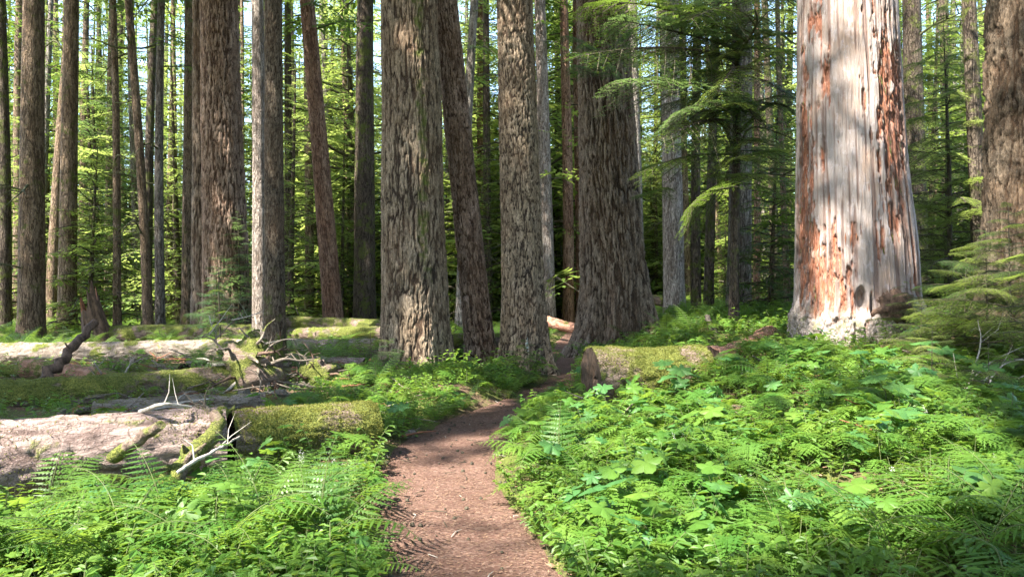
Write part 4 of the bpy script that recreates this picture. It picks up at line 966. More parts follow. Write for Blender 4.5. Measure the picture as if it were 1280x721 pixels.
# ------------------------------------------------------------------ scatter of uncountable plants
def scatter(name, srcs, P, rot, scl, idx, label, cat):
    c = bpy.data.collections.new(name + '_kinds')
    for k, (nm, me) in enumerate(srcs):
        o = bpy.data.objects.new('%02d_%s' % (k, nm), me); c.objects.link(o)
    me = bpy.data.meshes.new(name); me.vertices.add(len(P)); me.vertices.foreach_set('co', np.asarray(P, np.float32).ravel())
    a = me.attributes.new('rot', 'FLOAT_VECTOR', 'POINT'); a.data.foreach_set('vector', np.asarray(rot, np.float32).ravel())
    a = me.attributes.new('scl', 'FLOAT', 'POINT'); a.data.foreach_set('value', np.asarray(scl, np.float32))
    a = me.attributes.new('idx', 'INT', 'POINT'); a.data.foreach_set('value', np.asarray(idx, np.int32))
    o = ob(name, me, kind='stuff', label=label, cat=cat)
    t = bpy.data.node_groups.new(name, 'GeometryNodeTree')
    t.interface.new_socket('Geometry', in_out='INPUT', socket_type='NodeSocketGeometry'); t.interface.new_socket('Geometry', in_out='OUTPUT', socket_type='NodeSocketGeometry')
    N = t.nodes; gi = N.new('NodeGroupInput'); go = N.new('NodeGroupOutput'); ip = N.new('GeometryNodeInstanceOnPoints'); ci = N.new('GeometryNodeCollectionInfo')
    ci.inputs['Collection'].default_value = c; ci.inputs['Separate Children'].default_value = True; ci.inputs['Reset Children'].default_value = True
    def na(nm, ty):
        x = N.new('GeometryNodeInputNamedAttribute'); x.data_type = ty; x.inputs['Name'].default_value = nm; return x.outputs[0]
    L_ = t.links; L_.new(gi.outputs[0], ip.inputs['Points']); L_.new(ci.outputs[0], ip.inputs['Instance']); ip.inputs['Pick Instance'].default_value = True
    L_.new(na('idx', 'INT'), ip.inputs['Instance Index'])
    e2r = N.new('FunctionNodeEulerToRotation'); L_.new(na('rot', 'FLOAT_VECTOR'), e2r.inputs[0]); L_.new(e2r.outputs[0], ip.inputs['Rotation'])
    L_.new(na('scl', 'FLOAT'), ip.inputs['Scale']); L_.new(ip.outputs[0], go.inputs[0])
    md = o.modifiers.new('scatter', 'NODES'); md.node_group = t
    return o
# far wood: reads as one mass
ms = []
for a, b, *_ in WOOD:
    for m_ in (a, b):
        if m_ not in ms: ms.append(m_)
scatter('far_wood', [('tree', m_) for m_ in ms], [q[2] for q in WOOD for _ in (0, 1)], [q[3] for q in WOOD for _ in (0, 1)], [q[4] for q in WOOD for _ in (0, 1)], [ms.index(m_) for q in WOOD for m_ in q[:2]],
        'wood of slender conifers seen far back between the nearer trunks', 'forest')
n = 520; d = rng.uniform(85, 190, n); px_ = rng.uniform(-300, 1600, n)
k = ~((px_ > 90) & (px_ < 420) & (rng.random(n) < .45)); d, px_ = d[k], px_[k]; n = len(d)
x = (px_ - 640) / F * d; z = H(x, d) - .2
scatter('distant_wood', [('tree', YM[(4, 'needle_mid')]), ('tree', crown_mesh('crown', YV[3][1], M['needle_sunlit'])), ('tree', crown_mesh('crown', YV[4][1], M['needle_blue']))], np.stack([x, d, z], 1), np.stack([0 * x, 0 * x, rng.uniform(0, 6.28, n)], 1),
        rng.uniform(.9, 1.7, n), rng.integers(0, 3, n), 'far-off sunlit conifer wood seen as one mass between all the trunks', 'forest')

# ------------------------------------------------------------------ ferns and leafy plants
def arc(L, a0, a1, n=26, pw=1.):
    t = np.linspace(0, 1, n); a = R(a0) + (R(a1) - R(a0)) * t ** pw; ds = L / (n - 1)
    x = np.concatenate([[0], np.cumsum(np.cos(a[:-1]) * ds)]); z = np.concatenate([[0], np.cumsum(np.sin(a[:-1]) * ds)])
    return np.stack([x, 0 * x, z], 1), np.stack([np.cos(a), 0 * a, np.sin(a)], 1)
def fern_frond(L, a0, a1, seed, np_=16, nm=6, wid=.20, start=.16, mat='fern', droop=.35):
    r = np.random.default_rng(seed); C, T = arc(L, a0, a1, np_ + 2); g = Geo(); m = len(C)
    C[:, 1] = np.linspace(0, 1, m) ** 2 * r.normal(0, .05) * L
    P = []; D = []; N = []; LL = []; WW = []
    for i in range(int(m * start), m - 1):
        t = i / (m - 1); s = (t - start) / (1 - start); pl = L * wid * 1.05 * (math.sin(math.pi * (.16 + .84 * s) ** .85) ** .8 * .98 + .02) * r.uniform(.88, 1.08)
        up = np.cross(T[i], [0, 1, 0]) * -1
        if up[2] < 0: up = -up
        for sg in (-1, 1):
            d = T[i] * .34 + np.array([0, sg, 0]) - up * .12; d /= np.linalg.norm(d)
            for j in range(nm):
                q = (j + .4) / nm; b = C[i] + d * pl * q - up * droop * pl * q * q
                for s2 in (-1, 1):
                    dd = d * .55 + T[i] * s2 * .85 - up * (.35 * r.random()); dd /= np.linalg.norm(dd)
                    P.append(b); D.append(dd); nn = np.cross(dd, up); N.append(nn / np.linalg.norm(nn)); l = pl * .135 * (1.15 - q) ** .7 + .002; LL.append(l); WW.append(l * .6)
            P.append(C[i]); D.append(d - up * droop * .5); N.append(np.cross(d, up)); LL.append(pl * 1.02); WW.append(pl * .13)
    g.loz(P, D, N, LL, WW); g.tube(C, np.linspace(.0035, .0012, m) * (L / .7), 4, 1, False)
    return g.mesh('frond', [M[mat], M['stem']], False)
def oak_blade(L, seed, mat='oak', hs=.2):
    r = np.random.default_rng(seed); g = Geo(); P = []; D = []; N = []; LL = []; WW = []
    top = np.array([.03, 0, hs]); g.tube([[0, 0, -.02], [.01, r.normal(0, .01), hs * .6], top], [.0022, .0018, .0014], 4, 1, False)
    for az, l0 in ((0, L), (R(58), L * .72), (R(-58), L * .72)):
        f = np.array([math.cos(az), math.sin(az), -.28 + r.normal(0, .14)]); f /= np.linalg.norm(f); sd_ = np.array([-math.sin(az), math.cos(az), 0]); up = np.cross(f, sd_)
        npair = 7
        for i in range(npair):
            t = (i + .6) / (npair + .2); b = top + f * l0 * t - np.array([0, 0, .14 * l0 * t * t]); pl = l0 * .50 * (1 - t) ** .8 + .006
            for sg in (-1, 1):
                d = f * .42 + sd_ * sg + up * r.normal(-.12, .16); d /= np.linalg.norm(d)
                for j in range(4):
                    q = (j + .3) / 4; bb = b + d * pl * q - np.array([0, 0, .15 * pl * q * q])
                    for s2 in (-1, 1):
                        dd = d * .7 + f * s2 * .7; dd /= np.linalg.norm(dd); nn = np.cross(dd, up); P.append(bb); D.append(dd); N.append(nn); l = pl * .34 * (1.1 - q); LL.append(l); WW.append(l * .62)
                P.append(b); D.append(d); N.append(np.cross(d, up)); LL.append(pl); WW.append(pl * .14)
        P.append(top); D.append(f); N.append(sd_); LL.append(l0); WW.append(.004)
    g.loz(P, D, N, LL, WW)
    return g.mesh('frond', [M[mat], M['stem']], False)
def palm_leaf(g, c, az, tilt, Rr, lobes, seed, m=0, serr=.07, deep=.45, fold=.18):
    r = np.random.default_rng(seed); n = 72; a = np.linspace(-math.pi * .93, math.pi * .93, n)
    lob = (1 - np.abs(((a * lobes / (2 * math.pi) * .98 + .5) % 1) * 2 - 1)) ** .75
    rad = Rr * (1 - deep + deep * lob) * (1 - .22 * (np.abs(a) / math.pi) ** 2) * (1 + serr * (2 * np.abs((np.arange(n) * .37 * 2) % 1 - .5) - .5))
    V = [[0, 0, 0]]
    for f in (.5, 1.):
        z = fold * rad * f * (lob * .5 - .5) - .10 * Rr * f * f + r.normal(0, .05) * Rr * f * np.sin(a * 2 + seed)
        V += list(np.stack([rad * f * np.cos(a), rad * f * np.sin(a), z], 1))
    V = np.array(V); Rm = rotm(az, tilt); V = V @ Rm.T + np.array(c)
    f3 = [[0, 1 + i, 2 + i] for i in range(n - 1)]; f4 = [[1 + i, 1 + n + i, 2 + n + i, 2 + i] for i in range(n - 1)]
    o = g.n; g.add(V, f3, m); g.Fa.append(np.array(f4) + o); g.M.append(np.full(len(f4), m))
BL = []
for k in range(6):
    g = Geo(); palm_leaf(g, (0, 0, 0), 0, 0, .1, [5, 5, 5, 7, 5, 7][k], k, serr=[.10, .14, .08, .12, .14, .16][k], deep=[.48, .55, .42, .45, .52, .5][k]); BL.append(g.mesh('leaf', [M['broad'] if k % 2 else M['fern']], True))
g = Geo(); palm_leaf(g, (0, 0, 0), 0, 0, .1, 7, 9, serr=.16, deep=.42, fold=.3); BIGL = g.mesh('large_leaf', [M['broad']], True)
FR = [fern_frond(.9, [70, 62, 55, 78, 66][k], [-38, -25, -10, -50, 5][k], k, wid=[.2, .22, .19, .21, .2][k], mat=['fern', 'fern', 'fern_dk', 'fern', 'fern_dk'][k]) for k in range(5)]
FRS = [fern_frond(.7, [75, 60, 66][k], [-35, -15, 0][k], 30 + k, np_=15, nm=4, wid=.2, mat=['fern', 'fern_dk', 'oak'][k]) for k in range(3)]
OB = [oak_blade([.2, .17, .23, .19][k], 50 + k, ['oak', 'oak', 'fern', 'oak'][k], [.2, .15, .24, .18][k]) for k in range(4)]
# small plants for the carpet
def clover(seed, nl=5, hs=.07):
    r = np.random.default_rng(seed); g = Geo()
    for q in range(nl):
        x, y = r.normal(0, .045, 2); z = hs * r.uniform(.5, 1.2); a0 = r.uniform(0, 6.28)
        for j in range(3):
            a = a0 + j * 2.094; d = np.array([math.cos(a), math.sin(a), r.uniform(-.25, .05)]); s_ = np.array([-math.sin(a), math.cos(a), 0]); l = r.uniform(.016, .030)
            V = np.array([[0, 0, 0], d * l * .7 + s_ * l * .62, d * l * 1.0 + s_ * l * .3, d * l * .86, d * l * 1.0 - s_ * l * .3, d * l * .7 - s_ * l * .62]) + [x, y, z]
            g.add(V, [[0, 5, 4, 3], [0, 3, 2, 1]])
        g.tube([[x * .4, y * .4, 0], [x, y, z]], [.0012, .001], 3, 1, False)
    return g.mesh('clover', [M['clover'], M['stem']], False)
def leafy(seed, n=9, hs=.22, mat='clover', ll=.05, droop=.2):
    r = np.random.default_rng(seed); g = Geo()
    for st in range(3):
        a = r.uniform(0, 6.28); tip = np.array([math.cos(a) * hs * .5, math.sin(a) * hs * .5, hs * r.uniform(.7, 1.1)]); mid = tip * [.35, .35, .6]
        P = smoothline([[0, 0, 0], mid, tip], 10); g.tube(P, np.linspace(.002, .001, 10), 3, 1, False)
        for k in range(n):
            i = 3 + k % 7; b = P[i]; az = a + (1 if k % 2 else -1) * R(r.uniform(40, 85)); d = np.array([math.cos(az), math.sin(az), r.uniform(-.3, .25)]); d /= np.linalg.norm(d)
            nn = np.cross(d, [0, 0, 1]); nn /= np.linalg.norm(nn); up = np.cross(nn, d); l = ll * r.uniform(.6, 1.2)
            V = np.array([b, b + d * l * .35 + nn * l * .25 + up * .05 * l, b + d * l * .75 + nn * l * .18, b + d * l - up * droop * l, b + d * l * .75 - nn * l * .18, b + d * l * .35 - nn * l * .25 + up * .05 * l])
            g.add(V, [[0, 3, 2, 1], [0, 5, 4, 3]])
    return g.mesh('leafy', [M[mat], M['stem']], False)
def mini_broad(seed):
    r = np.random.default_rng(seed); g = Geo()
    for k in range(3):
        a = r.uniform(0, 6.28); c = np.array([math.cos(a) * .05, math.sin(a) * .05, r.uniform(.06, .16)]); palm_leaf(g, c, a, R(r.uniform(-10, 25)), r.uniform(.03, .05), 5, seed + k, deep=.35); g.tube([[0, 0, 0], c], [.0015, .001], 3, 1, False)
    return g.mesh('small_leaves', [M['fern'], M['stem']], False)
SMALL = [('clover', clover(1)), ('clover', clover(2, 6, .05)), ('leafy', leafy(3, 8, .18)), ('leafy', leafy(4, 10, .26, 'fern', .06)), ('broad', mini_broad(5)), ('leafy', leafy(6, 8, .14, 'clover', .035)), ('oakf', OB[1]), ('oakf', OB[0])]
def inlog(x, y):
    m = np.zeros(len(x), bool)
    for (x0, y0, x1, y1, r_) in [(-6.4, 4.55, -2.75, 6.35, .36), (-2.62, 6.72, -1.38, 7.3, .3), (.97, 9.1, 2.85, 9.45, .32), (-8, 9.4, -3.95, 11.7, .2), (2.75, 10.0, 4.7, 13.4, .2), (-13.2, 15.4, -5.6, 16.4, .2)]:
        d = np.array([x1 - x0, y1 - y0]); l2 = d @ d; t = np.clip(((x - x0) * d[0] + (y - y0) * d[1]) / l2, 0, 1); m |= np.hypot(x - x0 - t * d[0], y - y0 - t * d[1]) < r_
    for (tx, ty_, r_) in [(-1.83, 14.1, .7), (.25, 14.4, .55), (2.64, 18.6, 1.0), (5.77, 12.4, 1.15), (7.25, 10.3, .75), (-.58, 15, .4), (-8.7, 22.5, 1.1)]: m |= np.hypot(x - tx, y - ty_) < r_
    return m
def foot(x, y): return (np.hypot(x - 5.0, y - 10.9) < 1.0) | (np.hypot(x + 1.6, y - 12.9) < .7) | (np.hypot(x - 1.2, y - 8.4) < .55) | ((x < -3.0) & (y > 8.5) & (vn(x * 1.3, y * 1.3, 5) < .75))
def edge(x, y): return np.abs(x - path_x(y)) - path_w(y) / 2
def points(n, y0, y1, p=1., margin=.0, dens=None, spread=.75):
    """random ground points in the part of the wood the glade shows, denser near the viewer"""
    u = rng.random(n); y = y0 + (y1 - y0) * u ** p; x = rng.uniform(-1, 1, n) * (y * spread + .6)
    k = (edge(x, y) > margin + .10 * (rng.random(n) - .5)) & ~inlog(x, y)
    if dens is not None: k &= rng.random(n) < dens(x, y)
    return x[k], y[k]
def dright(x, y): return np.where(x > path_x(y), 1., 0.)
def dens_cover(x, y):
    left = x < path_x(y)
    d = np.where(left, np.where(y < 7.5, .62, np.where(x > -2.8, .45, .07)), .48)
    return d * (.22 + 1. * sst(.38, .6, fbm(x * .9 + 60, y * .9 + 60, 77, 3)))
x, y = points(60000, 3.0, 22, 1.25, .04, dens_cover); n = len(x)
wts = np.array([.26, .22, .14, .12, .1, .1, .03, .03]); idx = rng.choice(8, n, p=wts)
scatter('ground_cover', SMALL, np.stack([x, y, H(x, y) - .01], 1), np.stack([rng.normal(0, .15, n), rng.normal(0, .15, n), rng.uniform(0, 6.28, n)], 1), rng.uniform(.7, 1.35, n) * np.where(y > 12, 1.5, 1), idx,
        'dense carpet of small green leaves covering the forest floor on both sides of the trail', 'ground cover')
# moss shoots on the forest floor near the logs
# oak ferns: the 300 nearest singly, the rest as one carpet
def dens_oak(x, y):
    left = x < path_x(y); e = edge(x, y)
    d = np.where(left, np.where(y < 7.2, .20, np.where((x > -2.6) & (y < 12.5), .75, .07)), .9 * sst(.0, .25, e))
    return d * (.3 + .9 * sst(.38, .58, fbm(x * .8 + 20, y * .8 + 90, 55, 3)))
x, y = points(5200, 3.9, 26, 1.3, .16, lambda x, y: dens_oak(x, y) * ~foot(x, y), .72); o_ = np.argsort(np.hypot(x, y)); x, y = x[o_], y[o_]
def region(x, y):
    if x > path_x(y):
        px_ = 640 + x / y * F
        if px_ > 1290: return 'past the right edge of the picture'
        if y < 5.2: return 'at the bottom of the picture, ' + ('beside the trail' if px_ < 820 else 'middle of the right bank' if px_ < 1040 else 'towards the right corner')
        if y < 6.8: return 'low on the right bank, ' + ('along the trail edge' if px_ < 780 else 'left of the curved mossy stick' if px_ < 950 else 'around the curved mossy stick' if px_ < 1100 else 'near the little bright hemlock sapling')
        if y < 9: return 'halfway up the right bank, ' + ('below the mossy sawn log' if px_ < 850 else 'under the slanting bleached stick' if px_ < 1060 else 'in the dark hollow at the right')
        return 'high on the right bank, ' + ('around the mossy sawn log' if px_ < 900 else 'at the foot of the barkless giant' if px_ < 1160 else 'under the right edge tree')
    if y < 7.2: return 'in the left foreground ' + ('below the pinkish fallen log' if x < -2.2 else 'below the sawn mossy log' if x < -1.2 else 'on the left edge of the trail')
    return 'left of the trail beyond the near log' if y < 12.5 else 'around the feet of the central trunks'
for k in range(min(300, len(x))):
    rg = region(x[k], y[k]); sc_ = rng.uniform(.8, 1.35); sz = 'small' if sc_ < 1.05 else 'large'
    root = ob('oak_fern', None, loc=(x[k], y[k], h1(x[k], y[k]) - .01), rot=(0, 0, rng.uniform(0, 6.28)), scl=sc_, label='%s light green triangular fern %s' % (sz, rg), cat='fern', group='%s oak ferns %s' % (sz, rg))
    for j in range(3 + int(rng.integers(0, 2))):
        ob('frond', OB[rng.integers(4)], root, (rng.normal(0, .04), rng.normal(0, .04), 0), (rng.normal(0, .16), rng.normal(0, .16), j * 1.8 + rng.normal(0, .4)), rng.uniform(.75, 1.15))
xr, yr = x[300:], y[300:]; rep = 2; xr = np.repeat(xr, rep) + rng.normal(0, .07, len(xr) * rep); yr = np.repeat(yr, rep) + rng.normal(0, .07, len(yr) * rep); n = len(xr)
scatter('oak_fern_carpet', [('frond', m_) for m_ in OB], np.stack([xr, yr, H(xr, yr)], 1), np.stack([rng.normal(0, .15, n), rng.normal(0, .15, n), rng.uniform(0, 6.28, n)], 1), rng.uniform(.8, 1.4, n), rng.integers(0, 4, n),
        'carpet of light green ferns spreading back under the big trees', 'ferns')
# lady ferns
LF = [(150, 700, .95, 0), (270, 700, 1.1, 0), (330, 672, 1.0, 0), (60, 640, .9, 0), (90, 700, .9, 0), (210, 655, .95, 0), (400, 690, .9, 0), (20, 690, .9, 0), (445, 718, .6, 0), (380, 640, .8, 0), (300, 640, .8, 0), (430, 640, .7, 0), (350, 600, .7, 0), (90, 590, .8, 1), (240, 620, .8, 1),
      (1230, 700, 1.0, 0), (1120, 700, .8, 0), (1060, 660, .7, 0), (1190, 650, .7, 0), (980, 700, .7, 0), (700, 590, .85, 1), (680, 560, .8, 1), (740, 610, .7, 1), (720, 545, .7, 1), (880, 690, .6, 0), (790, 700, .6, 0), (1000, 640, .6, 1), (940, 560, .7, 1), (860, 540, .7, 1), (1040, 520, .7, 1), (1080, 480, .7, 1), (1140, 580, .7, 1),
      (500, 510, .8, 1), (450, 500, .8, 1), (545, 515, .7, 1), (430, 480, .8, 1), (580, 500, .6, 1), (470, 470, .8, 1), (390, 455, .8, 1), (570, 452, .7, 1), (1240, 620, .8, 0), (1270, 660, .8, 0), (640, 480, .7, 1), (660, 500, .6, 1), (900, 470, .8, 1), (960, 475, .8, 1), (1000, 450, .8, 1)]
for k, (px_, py_, sc_, u) in enumerate(LF):
    p = hit(px_, min(py_ + 12, 760)); rg = region(p[0], p[1]) if p[1] < 14 else 'at the feet of the big trees'
    root = ob('lady_fern', None, loc=p - [0, 0, .02], rot=(0, 0, rng.uniform(0, 6.28)), scl=sc_, label='feathery arching lady fern %s' % rg, cat='fern', group='lady ferns %s' % rg)
    nf = 9 if p[1] < 9 else 7
    for j in range(nf): ob('frond', FR[rng.integers(5)], root, (0, 0, 0), (rng.normal(0, .12), rng.normal(0, .18), j * 6.283 / nf + rng.normal(0, .2)), rng.uniform(.7, 1.1))
x, y = points(1500, 15, 42, .9, .3, lambda x, y: .25 + .75 * sst(.4, .6, fbm(x * .35 + 9, y * .35 + 9, 5, 2)), .75); rep = 7; m_ = len(x)
az = np.tile(np.arange(rep) * .9, m_) + rng.normal(0, .2, m_ * rep); xx = np.repeat(x, rep); yy = np.repeat(y, rep)
scatter('fern_bank', [('frond', q) for q in FRS], np.stack([xx, yy, H(xx, yy) - .02], 1), np.stack([rng.normal(0, .1, m_ * rep), rng.normal(0, .15, m_ * rep), az], 1), rng.uniform(.7, 1.4, m_ * rep), rng.integers(0, 3, m_ * rep),
        'fern bank filling the ground between the tree trunks further back', 'ferns')
# broad-leaved plants (thimbleberry-like), leaves as parts
def dens_b(x, y):
    left = x < path_x(y); return np.where(left, np.where((x > -3.) & (y < 12), .35, .08), 1.) * (.25 + .8 * sst(.4, .6, fbm(x * 1.3 + 3, y * 1.3 + 7, 91, 3)))
x, y = points(1500, 3.9, 13.5, 1.1, .14, dens_b, .72); o_ = np.argsort(np.hypot(x, y))[:290]; x, y = x[o_], y[o_]
for k in range(len(x)):
    rg = region(x[k], y[k]); hs = rng.uniform(.12, .40)
    root = ob('broadleaf_plant', None, loc=(x[k], y[k], h1(x[k], y[k]) - .01), rot=(0, 0, rng.uniform(0, 6.28)), label='maple-leaved plant %s' % rg, cat='plant', group='broad-leaved plants %s' % rg)
    g = Geo(); nl = int(rng.integers(3, 6)); tips = []
    for j in range(nl):
        a = j * 6.283 / nl + rng.normal(0, .3); rr = rng.uniform(.04, .13); tip = np.array([math.cos(a) * rr, math.sin(a) * rr, hs * rng.uniform(.5, 1.15)]); tips.append((tip, a)); g.tube([[0, 0, 0], tip * [.3, .3, .6], tip], [.0025, .002, .0014], 3, 0, False)
    ob('stem', g.mesh('stem', [M['stem']]), root)
    for tip, a in tips: ob('leaf', BL[rng.integers(6)], root, tip, (rng.normal(0, .28), R(rng.normal(12, 18)), a), rng.uniform(.6, 1.3))
# big-leaved devil's-club-like plants
for px_, py_, hs, nl, lab in [(1178, 478, .45, 4, 'plant with very large pale toothed leaves below the right edge tree'), (1112, 530, .4, 3, 'plant with large blue-green toothed leaves right of the slanting bleached stick'), (845, 500, .45, 3, 'plant with large dark toothed leaves over the mossy sawn log'),
                              (1135, 560, .3, 2, 'plant with two large leaves in the dark hollow of the right bank'), (970, 700, .18, 3, 'plant with three large leaves at the bottom of the right bank'), (735, 480, .3, 2, 'plant with large leaves at the sawn end of the mossy log')]:
    p = hit(px_, py_); root = ob('large_leaf_plant', None, loc=p, label=lab, cat='plant'); g = Geo(); tips = []
    for j in range(nl):
        a = -math.pi / 2 + (j - (nl - 1) / 2) * 1.3; tip = np.array([math.cos(a) * .16, math.sin(a) * .16, hs * (1 - .15 * j)]); tips.append((tip, a)); g.tube([[0, 0, 0], tip * [.3, .3, .7], tip], [.006, .005, .003], 5, 0, False)
    ob('stem', g.mesh('stem', [M['stem']]), root)
    for tip, a in tips: ob('leaf', BIGL, root, tip, (rng.normal(0, .1), R(rng.uniform(5, 25)), a), rng.uniform(1.3, 1.9))
# foamflowers: white spikes
g = Geo(); g.tube([[0, 0, 0], [.005, 0, .15], [0, .004, .3]], [.0015, .0012, .0008], 3, 0, False)
n = 60; zz = rng.uniform(.17, .31, n); a = rng.uniform(0, 6.28, n); D = np.stack([np.cos(a), np.sin(a), 0 * a + .3], 1); g.loz(np.stack([0 * a, 0 * a, zz], 1) + D * .006, D, np.stack([-np.sin(a), np.cos(a), 0 * a], 1), .007 + .004 * rng.random(n), .006 + 0 * a, 1)
FM = g.mesh('flower_spike', [M['stem'], M['petal']], False)
for (px_, py_) in [(665, 590), (870, 625), (945, 625), (1110, 610), (1228, 605), (930, 470), (780, 500), (1160, 530), (1080, 470), (420, 590), (380, 585), (130, 612), (850, 560), (200, 470), (215, 468), (890, 560)]:
    p = hit(px_, py_ + 20); rg = region(p[0], p[1]) if p[1] < 14 else 'among the left logs'
    root = ob('foamflower', None, loc=p, label='white flower stalks %s' % rg, cat='flower', group='white foamflowers %s' % rg)
    for j in range(3): ob('flower_spike', FM, root, (rng.normal(0, .03), rng.normal(0, .03), 0), (rng.normal(0, .1), rng.normal(0, .1), rng.uniform(0, 6)), rng.uniform(.6, .9))

# ------------------------------------------------------------------ near hemlock boughs and saplings
def fine_bough(seed, L=1., mat='needle_mid', nside=15, nsub=6):
    r = np.random.default_rng(seed); g = Geo(); P = []; D = []; N = []; LL = []; WW = []
    main = lambda t: np.array([t, .03 * math.sin(t * 5 + seed), .10 * t - .24 * t * t]) * L
    g.tube([main(t) for t in np.linspace(0, 1, 10)], np.linspace(.010, .002, 10) * L, 5, 1, False)
    for i in range(nside):
        t = .08 + .9 * (i + .5) / nside
        for sg in (-1, 1):
            b = main(t); l = L * .46 * (1 - t) ** .7 * (1 - .5 * math.exp(-t * 8)) * r.uniform(.65, 1.2) + .05 * L; an = R(r.uniform(48, 66)) * sg
            d = np.array([math.cos(an), math.sin(an), r.uniform(-.3, .0)]); q = lambda s: b + d * l * s - np.array([0, 0, .35 * l * s * s])
            g.tube([q(0), q(.5), q(1)], [.004 * L, .003 * L, .001 * L], 3, 1, False)
            for j in range(nsub + 1):
                s = (j + .5) / (nsub + .6)
                for s2 in ((-1, 1) if j < nsub else (0,)):
                    a2 = an + R(r.uniform(35, 55)) * s2; ll = (l * .42 * (1.1 - .75 * s) + .02 * L) * r.uniform(.7, 1.2); b2 = q(s); d2 = np.array([math.cos(a2), math.sin(a2), r.uniform(-.35, -.05)])
                    nn_ = max(4, int(ll / (.013 * L)))
                    for m_ in range(nn_):
                        u = (m_ + .5) / nn_; c = b2 + d2 * ll * u - np.array([0, 0, .2 * ll * u * u])
                        for s3 in (-1, 1):
                            a3 = a2 + s3 * R(62); P.append(c); dd = np.array([math.cos(a3), math.sin(a3), -.05 + r.normal(0, .12)]); D.append(dd); N.append([-math.sin(a3), math.cos(a3), r.normal(0, .2)]); LL.append(.017 * L * (1.15 - .6 * u) * r.uniform(.8, 1.2)); WW.append(.0075 * L)
    g.loz(P, D, N, LL, WW, 0, .5)
    return g.mesh('bough', [M[mat], M['needlewood']], False)
FB = {m_: [fine_bough(500 + k, 1., m_, 13 + k, 5) for k in range(3)] for m_ in ('needle_mid', 'needle_dark')}
FB['needle_sunlit'] = [fine_bough(510, 1., 'needle_sunlit', 14, 5)]; FB['needle_blue'] = [fine_bough(511, 1., 'needle_blue', 14, 5)]
def add_bough(root, pw, az, tilt, L, mat, roll=0):
    """a bough of a tree, given by its foot in the world, its heading and pitch"""
    m = Matrix.LocRotScale(root.location, root.rotation_euler, root.scale).inverted(); p = m @ Vector(pw); l_ = FB[mat]
    return ob('bough', l_[rng.integers(len(l_))], root, p, (roll, -tilt, az), L)
# low boughs of the trees right of the big flaring tree, hanging across its upper trunk
dt = ob('conifer_tree', None, loc=(4.55, 15.2, h1(4.55, 15.2) - .05), rot=(0, R(1), 0), label='slender dark hemlock whose mossy boughs hang across the big flaring tree', cat='tree')
ob('trunk', trunk_far(.10, 17, 77, nseg=14).mesh('trunk', [BF['dark']]), dt)
add_crown(dt, 'mid1', z0=9.5, z1=21, Lmax=2.1, nb=40, seed=91, mat='needle_dark', shape='cone')
for (p0, p1, L, mt) in [((900, 70), (740, 90), 2.2, 'needle_dark'), ((900, 120), (770, 120), 2.0, 'needle_blue'), ((890, 30), (730, 30), 2.3, 'needle_dark'), ((880, 60), (760, 45), 2., 'needle_blue'), ((905, 90), (985, 130), 1.9, 'needle_dark'), ((905, 60), (1010, 80), 1.8, 'needle_dark'), ((900, 20), (800, -10), 2.2, 'needle_blue'),
                        ((905, 150), (830, 190), 1.7, 'needle_mid'), ((900, 130), (840, 160), 1.6, 'needle_blue'), ((910, 110), (950, 180), 1.6, 'needle_dark'), ((900, 190), (800, 230), 1.8, 'needle_dark'), ((905, 40), (960, 30), 1.9, 'needle_blue'), ((905, 10), (870, 40), 1.9, 'needle_dark'), ((900, 230), (850, 280), 1.3, 'needle_dark'),
                        ((900, 160), (930, 120), 1.4, 'needle_mid'), ((905, 80), (900, 130), 1.6, 'needle_mid'), ((905, 0), (990, 10), 2.2, 'needle_dark'), ((905, 100), (850, 100), 1.9, 'needle_dark'), ((880, 0), (840, 30), 2.0, 'needle_blue')]:
    a = at(*p0, 14.9); b = at(*p1, 14.3 - rng.uniform(0, 1.3)); v = b - a
    a_ = np.array([4.6, 15.15, a[2]]); v = b - a_; az = math.atan2(v[1], v[0]); tl = math.atan2(v[2], np.hypot(v[0], v[1]))
    add_bough(dt, a_, az, tl + .2, max(np.linalg.norm(v) * 1.0, 1.1), mt, rng.normal(0, .25))
for k in range(32):
    pz = rng.uniform(3.9, 7.8); add_bough(dt, np.array([4.6, 15.15, pz]), rng.uniform(-3.14, -.6) if k % 3 else rng.uniform(-3.14, 3.14), R(rng.uniform(-12, 12)), rng.uniform(1.1, 2.0), ('needle_dark', 'needle_mid', 'needle_blue', 'needle_mid')[k % 4], rng.normal(0, .2))  # mid-green boughs paint lit highlights into the dark foliage
for k in range(7):
    z = rng.uniform(3, 7); ob('dead_branch', DEADB[rng.integers(5)], dt, (0, 0, z), (0, R(rng.uniform(-30, 10)), rng.uniform(-3.1, 3.1)), rng.uniform(1.2, 2.6))
# boughs growing out of the big flaring tree itself
for (px_, py_, dx, L) in [(752, 75, -.6, 1.1), (765, 100, -.2, 1.2), (740, 60, -.9, 1.0), (790, 110, .6, 1.3), (780, 55, .4, 1.2), (800, 215, .8, 1.2), (795, 250, .5, 1.3), (742, 95, -.9, .9)]:
    a = at(px_, py_, 17.8); add_bough(t24, a, math.atan2(-1, dx), R(12), L, 'needle_dark' if py_ > 200 else 'needle_blue', rng.normal(0, .2))
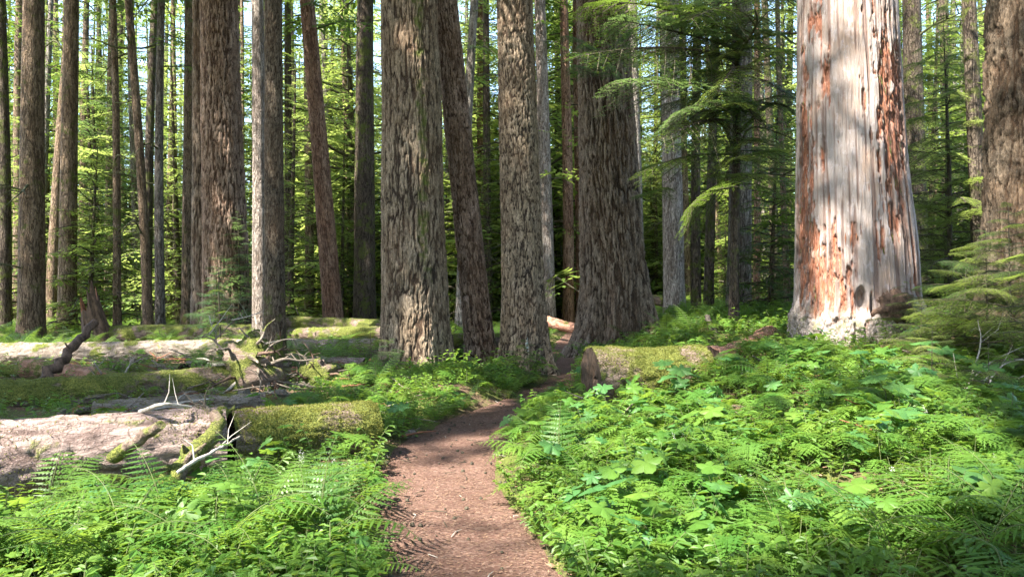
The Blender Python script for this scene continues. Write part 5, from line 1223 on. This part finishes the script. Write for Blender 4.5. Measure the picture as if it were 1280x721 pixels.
# saplings
def sapling(base, Hh, nb, Lb, mats_, label, seed, group=None, lo=.12, az_c=None, name='hemlock_sapling'):
    r = np.random.default_rng(seed); root = ob(name, None, loc=base, label=label, cat='sapling', group=group)
    g = Geo(); top = np.array([r.normal(0, .04) * Hh, r.normal(0, .04) * Hh, Hh]); g.tube([[0, 0, -.05], top * [.5, .3, .5], top], [.008 * Hh + .004, .006 * Hh, .002], 6, 0, False)
    ob('stem', g.mesh('stem', [M['needlewood']]), root)
    for k in range(nb):
        t = lo + (1 - lo) * (k + .5) / nb; l = Lb * (1 - t) ** .7 + .12 * Lb; l_ = FB[mats_[r.integers(len(mats_))]]
        ob('bough', l_[r.integers(len(l_))], root, top * t, (r.normal(0, .15), -R(r.uniform(-6, 16) + 25 * max(0, t - .7)), k * 2.4 + r.normal(0, .3)), l * r.uniform(.8, 1.15))
    return root
def sp(px_, d, dz=0): x = (px_ - 640) / F * d; return (x, d, h1(x, d) + dz)
sapling(sp(1262, 8.6), 1.9, 34, 1.15, ['needle_dark', 'needle_mid', 'needle_mid'], 'dark layered hemlock sapling in front of the right edge tree', 1)
sapling(sp(1205, 9.6), 1.35, 24, .95, ['needle_mid', 'needle_dark'], 'spreading hemlock sapling left of the dark layered one', 2)
sapling(sp(1310, 7.6), 1.9, 26, 1.0, ['needle_dark', 'needle_mid'], 'shaded hemlock sapling cut off by the right edge of the picture', 3)
sapling(sp(1188, 14.6), 6.6, 64, 1.9, ['needle_sunlit', 'needle_mid', 'needle_sunlit'], 'bright hemlock with drooping lit boughs in the gap right of the barkless giant', 21, name='hemlock')
sapling(sp(1236, 8.9), 1.6, 26, 1.0, ['needle_mid', 'needle_blue'], 'green hemlock sapling between the dark layered one and the spreading one', 22)
sapling(sp(1150, 9.2), .8, 16, .6, ['needle_mid'], 'green seedling in the hollow right of the barkless giant', 23)
sapling(sp(1135, 11.2), .9, 16, .7, ['needle_dark', 'needle_mid'], 'low hemlock sapling beside the mossy burl of the barkless giant', 4)
sapling(sp(1165, 7.0), .75, 18, .55, ['needle_sunlit'], 'bright little hemlock sapling in the middle of the right bank', 5)
sapling(sp(1235, 6.6), .6, 14, .55, ['needle_sunlit', 'needle_mid'], 'small lit hemlock sapling at the right near the bleached stick', 6)
sapling(sp(80, 18.6), .75, 16, .55, ['needle_blue'], 'tiny pale blue-green fir sapling lit by the sun behind the left logs', 7)
sapling(sp(105, 18.9), .5, 12, .5, ['needle_blue'], 'second tiny pale fir sapling right of the first, against the broken stump', 8)
sapling(sp(276, 16.8, .2), 2.3, 20, .75, ['needle_blue', 'needle_dark'], 'thin hemlock sapling in front of the large fluted tree', 9)
sapling(sp(466, 13.0), 1.1, 14, .7, ['needle_mid', 'needle_blue'], 'hemlock sapling touching the left foot of the broadest central trunk', 10)
sapling(sp(487, 12.6), .8, 12, .6, ['needle_blue'], 'low soft sapling in front of the left foot of the broadest central trunk', 11)
sapling(sp(655, 12.9), .7, 16, .6, ['needle_dark'], 'dark low hemlock at the foot of the lichen-patched tree', 12)
sapling(sp(640, 12.4), .5, 12, .5, ['needle_dark'], 'dark bushy seedling between the short dark log and the lichen-patched tree', 13)
sapling(sp(265, 11.3, .35), .35, 12, .35, ['needle_blue'], 'small seedling growing on the mossy log beside the torn-up roots', 14)
